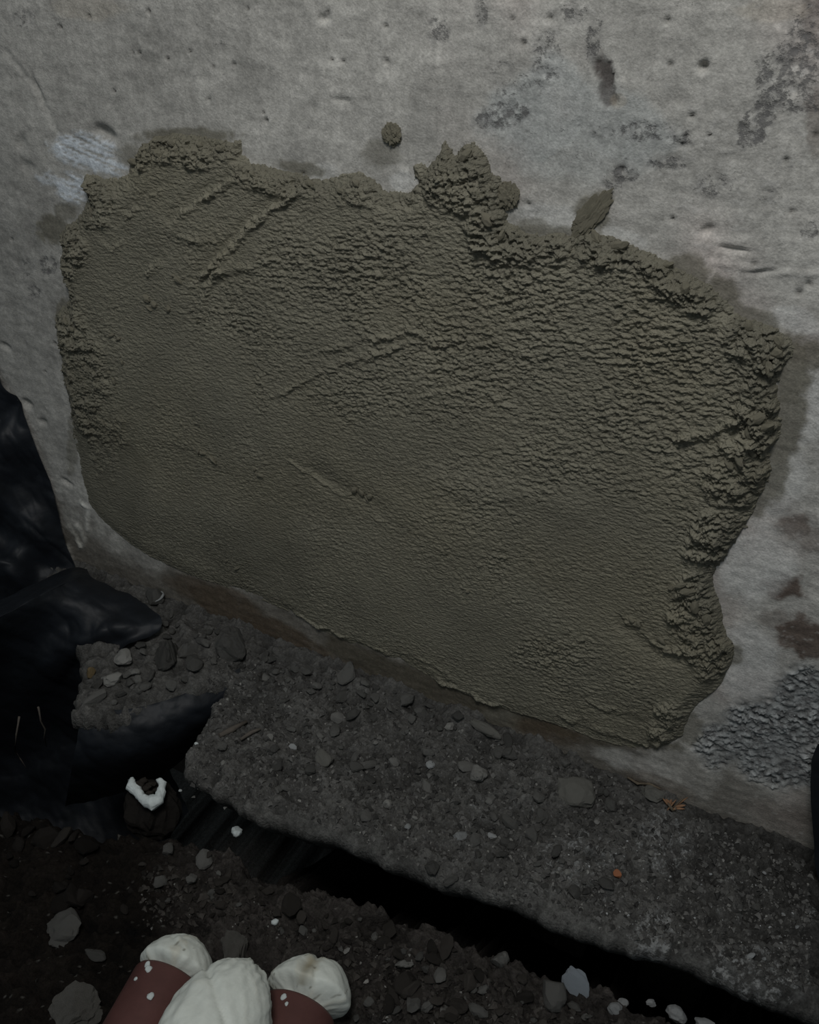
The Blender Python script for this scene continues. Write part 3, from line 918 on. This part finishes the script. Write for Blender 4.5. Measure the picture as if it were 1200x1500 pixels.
rowsB = [[(-520,975,.05),(-120,915,.05),(0,872,.05),(60,845,.045),(105,830,.04),(128,830,.03)],
         [(-520,1005,.14),(-120,945,.14),(0,893,.125),(60,862,.12),(105,841,.11),(132,837,.075)],
         [(-520,1025,.135),(-120,965,.135),(0,912,.12),(60,882,.115),(112,858,.105),(150,850,.065)],
         [(-520,1010,.0),(-120,1000,.0),(0,955,.02),(70,925,.04),(140,895,.075),(212,880,.055)],
         [(-520,1060,-.15),(-120,1050,-.15),(0,1010,-.12),(75,975,-.04),(145,935,.04),(235,915,.05)],
         [(-520,1130,-.3),(-120,1120,-.3),(0,1070,-.28),(70,1030,-.2),(112,985,-.08),(165,955,.02)],
         [(-520,1175,-.45),(-120,1165,-.45),(0,1120,-.42),(70,1085,-.36),(112,1035,-.22),(140,1010,-.10)],
         [(-520,1200,-.50),(-120,1190,-.50),(0,1150,-.48),(80,1130,-.44),(140,1080,-.34),(190,1050,-.16)],
         [(-520,1225,-.56),(-120,1215,-.56),(0,1185,-.55),(90,1185,-.54),(180,1140,-.46),(225,1085,-.30)],
         [(-520,1260,-.60),(-120,1250,-.60),(0,1235,-.60),(110,1245,-.60),(215,1250,-.60),(275,1190,-.45)]]
PB = sheet(np.array([[on_ground(*p) for p in row] for row in rowsB]), 190, 150, 0.010, 521)
link('ground_fold', grid_mesh('ground_fold', PB), MAT['tarp'], tarp)

rowsD = [[(118,1030,.012),(170,1040,.010),(235,1028,.010),(300,1004,.008),(352,978,.004)],
         [(112,1075,-.03),(165,1082,-.03),(240,1066,-.025),(305,1035,-.02),(352,1000,-.012)],
         [(105,1125,-.11),(180,1122,-.10),(245,1100,-.09),(300,1066,-.07),(345,1030,-.05)],
         [(95,1185,-.30),(190,1160,-.25),(245,1135,-.22),(290,1095,-.18),(335,1050,-.14)]]
PD = sheet(np.array([[on_ground(*p) for p in row] for row in rowsD]), 110, 70, 0.008, 531)
link('pit_lining', grid_mesh('pit_lining', PD), MAT['tarp'], tarp)

rowsC = []
for py_, e_, o_ in [(1090,1196,.03), (1112,1188,.03), (1150,1187,.035), (1200,1188,.045), (1250,1193,.06), (1300,1199,.09)]:
    rowsC.append([on_wall(e_, py_, -o_), on_wall(e_+16, py_+6, -o_-.012), on_wall(e_+60, py_+22, -o_-.03), on_wall(e_+200, py_+80, -o_-.05)])
PC = sheet(np.array(rowsC), 60, 60, 0.006, 541)
t2 = link('plastic_sheet', grid_mesh('plastic_sheet_edge', PC), MAT['tarp'])
tag(t2, 'narrow edge of black plastic hanging before the rough broken concrete', 'plastic sheet')

# ================================================================== STONES, CLODS, DEBRIS
SPOTS = []


def put(name, me, px, py, size, sink=0.3, rot=None, mat=None):
    SPOTS.append((px, py, 650*max(size[:2])))
    p = ground_hit(px, py)
    z = height(p[0], p[1])
    o = link(name, me)
    sx, sy, sz = size
    o.scale = (sx, sy, sz)
    o.location = (p[0], min(p[1], -max(sx, sy)*0.9), z+sz*(0.75-sink))
    o.rotation_euler = rot if rot else (random.uniform(-.35, .35), random.uniform(-.35, .35), random.uniform(0, 6.28))
    return o


def special(name, label, cat, px, py, size, mat, seed, facets=5, rough=0.25, sink=0.3, rot=None, sub=3, smooth=False, freq=1.6):
    me = lump_mesh(name, MAT[mat], seed, sub, (1, 1, 1), rough, freq, facets, smooth)
    return tag(put(name, me, px, py, size, sink, rot), label, cat)


special('mortar_clod', 'large round flat pat of grey mortar lying on the soil ledge', 'clod', 842, 1163, (.034,.034,.018), 'pat', 601, 3, .3, .3)
special('mortar_clod', 'oval flat grey clod on the ledge near the clay lip of the trench', 'clod', 475, 1110, (.017,.022,.010), 'pat', 603, 3, .2, .25)
special('mortar_clod', 'curved grey sausage of mortar lying against the foot of the wall', 'clod', 712, 1070, (.032,.010,.010), 'pat', 605, 1, .3, .15, (0, .1, -.1))
special('mortar_clod', 'flat grey mortar pat alone on the dark brown bank', 'clod', 92, 1362, (.030,.034,.012), 'clod', 607, 2, .35, .3)
special('mortar_clod', 'small elongated grey clod right below the flat grey pat on the brown bank', 'clod', 140, 1398, (.009,.018,.007), 'clod', 609, 2, .3, .3)
special('mortar_clod', 'grey clod lying beside the orange splinters on the ledge', 'clod', 955, 1165, (.022,.019,.012), 'pat', 611, 4, .35, .3)
special('mortar_clod', 'loose grey clod between the round mortar pat and the splinters', 'clod', 893, 1180, (.013,.012,.009), 'clod', 613, 4, .35, .3)
special('concrete_lump', 'pale pitted lump of concrete lying left of the drain pipes', 'lump', 112, 1484, (.040,.034,.026), 'pitted', 615, 4, .35, .3, None, 4)
special('concrete_lump', 'black and white pitted lump behind the foam plugs', 'lump', 345, 1397, (.028,.022,.022), 'pitted', 617, 3, .45, .3, None, 4, False, 2.6)
special('angular_stone', 'grey star shaped stone on the rubble heap beneath the plastic sheet', 'stone', 183, 968, (.024,.021,.013), 'stone', 621, 7, .3, .1)
special('angular_stone', 'rough grey angular stone below the star shaped one on the heap', 'stone', 165, 997, (.022,.025,.015), 'stone', 623, 6, .3, .3)
special('stone_shard', 'smooth pale pointed shard hanging over the dark pit', 'stone', 140, 1026, (.034,.013,.010), 'stone', 625, 6, .15, .05, (0, -.1, 1.2))
special('stone_chip', 'small tan square stone at the edge of the rubble heap', 'stone', 134, 990, (.010,.011,.012), 'tan', 627, 6, .1, -.2)
special('stone_chip', 'little grey brown stone right below the tan square one', 'stone', 142, 1005, (.015,.009,.008), 'clod', 629, 5, .25)
special('stone_chip', 'small pale stone beside the big clod of the heap', 'stone', 203, 997, (.010,.010,.009), 'stone', 631, 5, .3)
special('soil_clod', 'tall rough grey clod rising in the middle of the rubble heap', 'clod', 247, 968, (.032,.040,.030), 'clod', 633, 5, .4, .3, None, 4)
special('soil_clod', 'big torn grey clod at the wall end of the ledge beside a black hollow', 'clod', 338, 948, (.034,.036,.028), 'clod', 635, 5, .4, .3, None, 4)
special('soil_clod', 'brown grey clod leaning on the right of the tall rough clod', 'clod', 276, 955, (.017,.024,.018), 'clod', 637, 5, .35)
special('angular_stone', 'flat angular grey stone leaning on the wall foot at the ledge', 'stone', 510, 990, (.028,.020,.018), 'clod', 639, 7, .15, .3)
special('angular_stone', 'pale square stone near the wall foot, right of the curved mortar sausage', 'stone', 730, 1105, (.013,.013,.010), 'stone', 641, 6, .25)
special('angular_stone', 'pale crumbly stone in the ledge rubble, left of the round mortar pat', 'stone', 700, 1135, (.017,.015,.012), 'stone', 643, 4, .4)
special('angular_stone', 'upright pale stone at the brink of the near bank', 'stone', 731, 1412, (.013,.013,.021), 'stone', 645, 6, .3, .25)
special('angular_stone', 'dark block of stone below the grey plastic flake', 'stone', 806, 1458, (.029,.022,.022), 'clod', 647, 7, .15)
special('white_stone', 'whitish rounded stone at the brink, cut by the frame bottom', 'stone', 990, 1488, (.017,.013,.016), 'lime', 649, 4, .25)
special('white_stone', 'hollowed whitish stone, last along the brink of the near bank', 'stone', 1036, 1498, (.020,.013,.013), 'lime', 651, 4, .35)
special('white_stone', 'small whitish pebble left of the whitish rounded stone on the bank', 'stone', 900, 1478, (.011,.009,.008), 'lime', 653, 4, .25)
special('white_stone', 'whitish chip just above the whitish pebble on the bank', 'stone', 914, 1461, (.009,.007,.006), 'lime', 655, 4, .25)
special('white_stone', 'whitish flat chip on the bank right of the pebble pair', 'stone', 955, 1468, (.009,.006,.005), 'lime', 657, 4, .25)
special('ledge_stone', 'pale stone stuck in the clay lip over the trench', 'stone', 660, 1290, (.014,.010,.010), 'stone', 659, 5, .3)
special('ledge_stone', 'dull stone stuck in the clay lip beside the pale one', 'stone', 634, 1273, (.014,.012,.010), 'clod', 661, 5, .3)
special('lime_crumb', 'curved whitish mortar crumb on the ledge above the clay lip', 'crumb', 676, 1226, (.016,.009,.006), 'lime', 663, 2, .4)
special('lime_crumb', 'thin pale flake right of the curved whitish crumb', 'crumb', 722, 1226, (.013,.006,.004), 'lime', 665, 3, .4)
special('lime_crumb', 'small white pebble alone on the ledge left of the curved crumb', 'crumb', 597, 1212, (.006,.006,.005), 'lime', 667, 3, .2)
special('lime_crumb', 'bluish white ring shaped crumb in the middle of the ledge', 'crumb', 630, 1120, (.009,.008,.005), 'lime', 669, 2, .4)
special('lime_crumb', 'upright pale pebble standing on the ledge', 'crumb', 568, 1182, (.009,.008,.011), 'stone', 671, 4, .3)
special('lime_crumb', 'twisted pale flake in the dark soil of the near bank', 'crumb', 592, 1414, (.016,.007,.006), 'stone', 673, 3, .5)
special('lime_crumb', 'bluish flake in the dark soil below the twisted pale flake', 'crumb', 625, 1474, (.012,.009,.005), 'stone', 675, 3, .4)
special('brick_chip', 'orange brick chip on the ledge', 'brick chip', 904, 1279, (.007,.011,.006), 'brick', 677, 6, .2, .2)
special('sheen_flake', 'crumpled bluish grey plastic flake standing at the brink of the bank', 'flake', 843, 1436, (.030,.017,.006), 'foil', 679, 5, .35, .1, (.5, .35, -.5))
special('foam_crumb', 'small white foam blob in the dark trench', 'foam', 347, 1218, (.013,.009,.008), 'foam_bit', 681, 1, .4, .1, None, 3, True)
special('foam_crumb', 'tiny white foam crumb on the near bank behind the right pipe', 'foam', 403, 1352, (.0065,.005,.004), 'foam_bit', 683, 1, .3, .1, None, 2, True)
special('foam_crumb', 'tiny white foam crumb at the left end of the ledge', 'foam', 288, 1090, (.0042,.0036,.003), 'foam_bit', 685, 1, .3, .1, None, 2, True)
special('foam_crumb', 'tiny white foam crumb at the edge above the hollow foam piece', 'foam', 258, 1129, (.0040,.0036,.003), 'foam_bit', 687, 1, .3, .1, None, 2, True)


# stone with a white crescent band
ring_stone = special('banded_stone', 'round stone with a white crescent rim beside the wall foot', 'stone', 226, 880, (.024,.022,.020), 'clod', 691, 6, .2, .25, (0.1, 0.1, 0.3))


def tube(name, pts, radii, mat, n=7, parent=None):
    bm = bmesh.new()
    pts = [Vector(p) for p in pts]
    rings = []
    for i, p in enumerate(pts):
        t = (pts[min(i+1, len(pts)-1)]-pts[max(i-1, 0)]).normalized()
        s = t.orthogonal().normalized()
        b = t.cross(s)
        rings.append([bm.verts.new(p+(s*math.cos(2*math.pi*k/n)+b*math.sin(2*math.pi*k/n))*radii[i]) for k in range(n)])
    for a, b in zip(rings[:-1], rings[1:]):
        best = min(range(n), key=lambda q: (a[0].co-b[q].co).length)
        for k in range(n):
            bm.faces.new((a[k], a[(k+1) % n], b[(best+k+1) % n], b[(best+k) % n])).smooth = True
    bm.faces.new(rings[0][::-1]); bm.faces.new(rings[-1])
    bmesh.ops.recalc_face_normals(bm, faces=bm.faces)
    me = bpy.data.meshes.new(name)
    bm.to_mesh(me); bm.free()
    me.materials.append(MAT[mat])
    return link(name, me, None, parent)


cres = tube('white_rim', [(0.35*1+.75*math.cos(a)*1.0, .75*math.sin(a)*1.0, .62-.25*abs(math.sin(a))) for a in np.linspace(-1.5, 1.2, 12)],
            [.02]+[.09]*4+[.12]*3+[.08]*3+[.02], 'lime', 7, ring_stone)
cres.location = (-0.2, 0, 0)

# hollow foam piece with a dark crusted middle
hf = ground_hit(214, 1160)
foam_piece = bpy.data.objects.new('foam_scrap', None)
COL.objects.link(foam_piece)
BASEZ = -0.07
hp = on_ground(214, 1160, BASEZ)
foam_piece.location = hp
tag(foam_piece, 'torn U shaped white foam scrap with a dark crusted middle in the trench', 'foam')


def local(u, v, z):
    return tuple(np.array(on_ground(u, v, BASEZ+z))-hp)


tube('foam_rim', [local(*p) for p in [(193,1142,.012),(192,1152,.010),(200,1158,.008),(207,1168,.008),(215,1174,.010),(223,1177,.012),(232,1172,.012),(237,1160,.012),(238,1148,.014),(232,1141,.016)]],
     [.007,.0105,.009,.008,.010,.013,.011,.0085,.0075,.004], 'foam_bit', 12, foam_piece)
rim_mesh = bpy.data.objects['foam_rim'].data
bmr = bmesh.new()
bmr.from_mesh(rim_mesh)
bmesh.ops.subdivide_edges(bmr, edges=bmr.edges[:], cuts=2, use_grid_fill=True)
bmr.normal_update()
rim_v = np.array([v.co[:] for v in bmr.verts])
rim_n = 0.0042*fbm(rim_v[:, 0]*90+rim_v[:, 2]*50, rim_v[:, 1]*90-rim_v[:, 2]*60, 707, 3, 0.6)
for v, nn in zip(bmr.verts, rim_n):
    v.co += v.normal*float(nn)
bmr.to_mesh(rim_mesh)
bmr.free()
fl = link('foam_lobe', lump_mesh('foam_lobe', MAT['foam_bit'], 701, 3, (1, 1, .7), .4, 2, 0, True), None, foam_piece)
fl.location = local(223, 1174, .006); fl.scale = (.016, .013, .014)
for k, (u, v, s) in enumerate([(205, 1150, .010), (214, 1153, .011), (222, 1149, .010), (228, 1158, .008), (210, 1143, .009), (219, 1161, .008)]):
    cr = link('dark_crust', lump_mesh('dark_crust', MAT['char'], 711+k, 2, (1, .7, .5), .5, 2, 3), None, foam_piece)
    cr.location = local(u, v, .008); cr.scale = (s, s, s)
    cr.rotation_euler = (random.uniform(-1, 1), random.uniform(-1, 1), random.uniform(0, 6))
# a shelf of soil carries the scrap in the trench
me = lump_mesh('soil_clod', MAT['clod_brown'], 731, 4, (1, 1, 1), .35, 1.8, 4)
o = link('soil_clod', me, None, None, (hp[0]+.0, hp[1]+.005, BASEZ-.058))
o.scale = (.055, .05, .055)
tag(o, 'dark clod in the trench carrying the torn U shaped foam scrap', 'clod')

# splinters of orange wood
sp = ground_hit(985, 1180)
spl = bpy.data.objects.new('wood_splinters', None)
COL.objects.link(spl)
spl.location = sp
tag(spl, 'frayed bunch of orange wood splinters stuck in the soil by the wall foot', 'wood')
rs = random.Random(21)
for k in range(16):
    an = math.radians(rs.uniform(-75, 70))
    ln = rs.uniform(.009, .020) if k > 2 else .034
    if k <= 2:
        an = math.radians((22, 28, 15)[k])
    a = np.array([rs.uniform(-.009, .007), rs.uniform(-.012, .004), -.002])
    b = a+np.array([math.sin(an)*ln, math.cos(an)*ln*.5, ln*rs.uniform(.25, .75)])
    b[1] = min(b[1], -sp[1]-.006)
    r = rs.uniform(.0016, .0032) if k > 2 else .0018
    m_ = 'stick' if k in (0, 5, 9) else 'wood'
    tube('splinter', [a, a*.6+b*.4, b*.75+a*.25, b], [r*.7, r, r*.8, r*.25], m_, 5, spl)


def stick(label, pix, r, mat, name='wood_stick', lift=.006):
    pts = []
    for (u, v) in pix:
        p = ground_hit(u, v)
        z = height(p[0], p[1])
        pts.append((p[0], min(p[1], -.008), z+lift))
    q = np.array(pts)
    c0 = q.mean(0)
    o = tube(name, q-c0, [r*.7]+[r]*(len(pts)-2)+[r*.5], mat, 7)
    o.location = c0
    return tag(o, label, 'stick')


stick('pale dry stick lying at the wall foot left of the orange splinters', [(920,1136),(935,1146),(950,1152),(968,1156)], .0030, 'stick', 'wood_stick', .010)
stick('dull stick half buried in the left end of the ledge', [(322,1080),(340,1070),(362,1060)], .006, 'root')
stick('dull twig next to the half buried stick on the ledge', [(352,1083),(368,1076),(382,1070)], .004, 'root')
# roots hanging in the dark pit
for label, pts in [('thin pale root hanging in the dark pit, shorter one', [(56,1036,-.06),(60,1056,-.10),(66,1068,-.13),(65,1080,-.16),(68,1094,-.2)]),
                   ('long forked root hanging down the dark pit side', [(28,1050,-.06),(24,1076,-.1),(22,1100,-.15),(30,1112,-.18),(38,1124,-.2)])]:
    q = np.array([on_ground(*p) for p in pts])
    c0 = q[0].copy()
    o = tube('hanging_root', q-c0, [.0022, .002, .0018, .0014, .0008], 'root', 6)
    o.location = c0
    tag(o, label, 'root')

# ------------------------------------------------------------------ many loose pieces
CL = {k: [lump_mesh('rubble_clod', MAT[k], 800+17*i+len(k), 2, (1, random.uniform(.6, .9), random.uniform(.4, .7)), .3, 1.7, 6) for i in range(8)] for k in ('clod', 'clod_brown', 'clod_dark', 'stone', 'lime')}


def inside_px(u, v, poly):
    return float(sdf(np.array([float(u)]), np.array([float(v)]), poly)[0])


SCATTERED = []


def scatter(name, label, group, n, poly, kinds, smin, smax, sink, reject=None):
    made = 0
    xs = [p[0] for p in poly]; ys = [p[1] for p in poly]
    tries = 0
    while made < n and tries < n*40:
        tries += 1
        u, v = random.uniform(min(xs), max(xs)), random.uniform(min(ys), max(ys))
        if inside_px(u, v, poly) < 2 or any(math.hypot(u-a, v-b) < r+5 for a, b, r in SPOTS):
            continue
        p = ground_hit(u, v)
        z = height(p[0], p[1])
        if p[2] < -0.09 or abs(z-p[2]) > 0.04:
            continue
        s = smin+(smax-smin)*random.random()**2.6
        o = link(name, random.choice(CL[random.choices(list(kinds), list(kinds.values()))[0]]))
        o.scale = (s*random.uniform(.8, 1.3), s, s*random.uniform(.7, 1.1))
        o.location = (p[0], min(p[1], -s-.004), z+s*(.55-sink))
        o.rotation_euler = (random.uniform(-.5, .5), random.uniform(-.5, .5), random.uniform(0, 6.28))
        tag(o, label, 'clod', group)
        SCATTERED.append((o, u, v, s, group, o.data.materials[0].name))
        made += 1


scatter('rubble_clod', 'dark grey clod in the rubble heap under the black plastic sheet', 'clods of the rubble heap', 42,
        [(140,862),(215,868),(300,920),(320,985),(262,1005),(215,1020),(160,1035),(150,1000),(190,940)], {'clod': 5, 'stone': 1}, .008, .024, .1)
scatter('wall_foot_clod', 'broken grey clod in the row along the wall foot', 'clods along the wall foot', 85,
        [(300,915),(420,965),(520,990),(640,1030),(760,1085),(880,1130),(940,1150),(935,1175),(860,1160),(740,1110),(620,1060),(500,1030),(380,1000),(300,960)], {'clod': 5, 'stone': 1}, .006, .018, .1)
scatter('ledge_clod', 'small grey clod scattered on the middle of the soil ledge', 'clods on the ledge', 130,
        [(270,1080),(330,1010),(500,1030),(700,1110),(880,1180),(960,1260),(900,1330),(800,1310),(640,1240),(470,1190),(330,1140)], {'clod': 6, 'stone': 1.5, 'lime': .25}, .005, .018, .2)
scatter('chalky_clod', 'pale chalky crumb on the right end of the soil ledge', 'chalky crumbs on the ledge', 46,
        [(800,1230),(900,1200),(1000,1215),(1190,1310),(1195,1470),(1080,1430),(900,1360),(800,1310)], {'clod': 3, 'stone': 2, 'lime': 1}, .003, .009, .15)
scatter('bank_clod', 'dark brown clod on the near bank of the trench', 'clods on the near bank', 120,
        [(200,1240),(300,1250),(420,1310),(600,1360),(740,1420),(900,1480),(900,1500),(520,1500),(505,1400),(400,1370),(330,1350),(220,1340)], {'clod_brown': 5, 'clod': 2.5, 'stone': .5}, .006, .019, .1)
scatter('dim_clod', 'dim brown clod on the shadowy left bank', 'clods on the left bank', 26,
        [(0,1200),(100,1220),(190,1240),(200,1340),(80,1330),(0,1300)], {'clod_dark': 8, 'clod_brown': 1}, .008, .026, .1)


GRIT_TONE = {'clod': (0.095, 0.093, 0.088), 'stone': (0.185, 0.182, 0.17), 'lime': (0.33, 0.34, 0.34), 'clod_brown': (0.042, 0.038, 0.034)}


# fine grit, joined: nobody could count it
def grit(name, label, n, poly, mat, smin, smax):
    tv = np.array([(1, 0, -.3), (-.5, .87, -.3), (-.5, -.87, -.3), (.1, 0, .8), (.5, .6, .3), (-.6, .1, .4)])
    tf = [(0, 4, 2), (4, 1, 2), (0, 3, 4), (4, 3, 1), (1, 5, 2), (1, 3, 5), (3, 2, 5), (0, 2, 3)]
    xs = [p[0] for p in poly]; ys = [p[1] for p in poly]
    U = RNG.uniform(min(xs), max(xs), n*3); W = RNG.uniform(min(ys), max(ys), n*3)
    ok = sdf(U, W, poly) > RNG.uniform(0, 45 if name.startswith('bank') else 14, len(U))
    U, W = U[ok][:n], W[ok][:n]
    V, F, T = [], [], []
    for u, w in zip(U, W):
        g = on_ground(u, w, 0.0)
        x, y = g[0], min(g[1], -.006)
        z = height(x, y)
        if z < -0.08:
            continue
        s = smin+(smax-smin)*RNG.random()**2
        a = RNG.uniform(0, 6.28)
        R = np.array([[math.cos(a), -math.sin(a), 0], [math.sin(a), math.cos(a), 0], [0, 0, 1]])
        pv = (tv*(s*RNG.uniform(.7, 1.3, 3)))@R.T+np.array([x, y, z+s*.1])
        k = len(V)
        V.extend(map(tuple, pv))
        T.extend([RNG.uniform(.45, 1.7)]*6)
        F.extend([tuple(i+k for i in f_) for f_ in tf])
    me = bpy.data.meshes.new(name)
    me.from_pydata(V, [], F)
    me.materials.append(MAT['grit'])
    ca = me.color_attributes.new('base_tint', 'FLOAT_COLOR', 'POINT')
    tone = np.array(T)[:, None]*np.array(GRIT_TONE[mat])
    ca.data.foreach_set('color', np.concatenate([tone, np.zeros((len(T), 1))], 1).astype(np.float32).ravel())
    o = link(name, me)
    o['kind'] = 'stuff'
    o['label'] = label
    o['category'] = 'grit'


LEDGE_VIEW = [(300,930),(480,985),(700,1070),(880,1130),(1190,1260),(1195,1460),(1000,1400),(800,1340),(640,1280),(480,1215),(340,1170),(260,1140),(300,1050)]
grit('soil_grit', 'fine dark grit covering the soil ledge', 6500, LEDGE_VIEW, 'clod', .0014, .0070)
grit('pale_grit', 'fine pale specks strewn over the soil ledge', 900, LEDGE_VIEW, 'stone', .0010, .0042)
grit('chalk_grit', 'chalky whitish crumbs strewn over the right end of the ledge', 120, [(800,1240),(900,1210),(1010,1225),(1190,1330),(1190,1450),(1060,1420),(900,1360)], 'lime', .001, .003)
BANK_VIEW = [(190,1240),(300,1250),(420,1305),(600,1355),(740,1410),(900,1470),(1060,1500),(520,1500),(505,1400),(400,1370),(330,1350),(200,1350)]
grit('bank_grit', 'fine dark grit covering the near bank', 3600, BANK_VIEW, 'clod_brown', .0018, .0080)
grit('bank_specks', 'pale specks strewn in the soil of the near bank', 260, BANK_VIEW, 'stone', .0012, .005)


# ------------------------------------------------------------------ each loose piece gets a label of its own, by tone, size and the thing it lies next to
MARKS = [(842,1163,'the large round mortar pat'), (475,1110,'the oval flat grey clod'), (712,1070,'the curved mortar sausage'), (92,1362,'the flat pat on the brown bank'),
         (955,1165,'the orange wood splinters'), (893,1180,'the loose clod by the round pat'), (112,1484,'the pale pitted concrete lump'), (345,1397,'the black and white pitted lump'),
         (183,968,'the star shaped stone'), (140,1026,'the pale pointed shard'), (134,990,'the tan square stone'), (247,968,'the tall rough clod of the heap'), (338,948,'the big torn clod'),
         (510,990,'the flat angular wall foot stone'), (730,1105,'the pale square stone'), (700,1135,'the pale crumbly stone'), (731,1412,'the upright pale brink stone'),
         (806,1458,'the dark block by the grey flake'), (900,1478,'the small whitish pebble'), (660,1290,'the pale stone in the clay lip'), (676,1226,'the curved whitish crumb'),
         (597,1212,'the lone white pebble'), (630,1120,'the bluish ring shaped crumb'), (568,1182,'the upright pale pebble'), (592,1414,'the twisted pale flake'), (904,1279,'the orange brick chip'),
         (403,1352,'the tiny foam crumb on the bank'), (288,1090,'the tiny foam crumb on the ledge'), (347,1218,'the foam blob in the trench'), (226,880,'the stone with the white rim'),
         (342,1070,'the half buried stick'), (250,1370,'the swirled foam dome'), (450,1400,'the dimpled foam plug'), (140,1398,'the small elongated clod'), (960,1370,'the big chalky patch'),
         (1190,1230,'the right black plastic edge'), (1095,1420,'the chalky brink of the ledge'), (214,1160,'the U shaped foam scrap')]
TONE = {'grey_clod': 'grey clod', 'brown_clod': 'brown clod', 'brown_clod_shaded': 'dark brown clod', 'pale_grey_stone': 'pale grey stone', 'white_lime_flake': 'whitish lime crumb'}
WHERE = {'clods of the rubble heap': 'on the heap', 'clods along the wall foot': 'along the wall foot', 'clods on the ledge': 'on the ledge', 'chalky crumbs on the ledge': 'on the chalky ledge end',
         'clods on the near bank': 'on the near bank', 'clods on the left bank': 'on the dim bank'}
bucket = {}
for o, u, v, s, group, mat in SCATTERED:
    m = min(MARKS, key=lambda q: (q[0]-u)**2+(q[1]-v)**2)
    dx, dy = u-m[0], v-m[1]
    way = ('right of' if dx > 0 else 'left of') if abs(dx) > abs(dy) else ('below' if dy > 0 else 'above')
    bucket.setdefault((TONE[mat], way, m[2], group), []).append((-s, o.name, o))
ORD = ['', 'second largest ', 'third largest ', 'fourth largest ', 'fifth largest ', 'sixth largest ', 'seventh largest ', 'eighth largest ', 'ninth largest ', 'tenth largest ', 'eleventh largest ']
for (tone, way, mark, group), items in bucket.items():
    items.sort()
    for k, (_, _, o) in enumerate(items):
        first = 'largest ' if len(items) > 1 else ''
        if k < len(ORD):
            lab = (ORD[k] if k else first)+tone+' '+WHERE[group]+' '+way+' '+mark
            if len(lab.split()) > 15:
                lab = (ORD[k] if k else first)+tone+' '+way+' '+mark
            o['label'] = lab
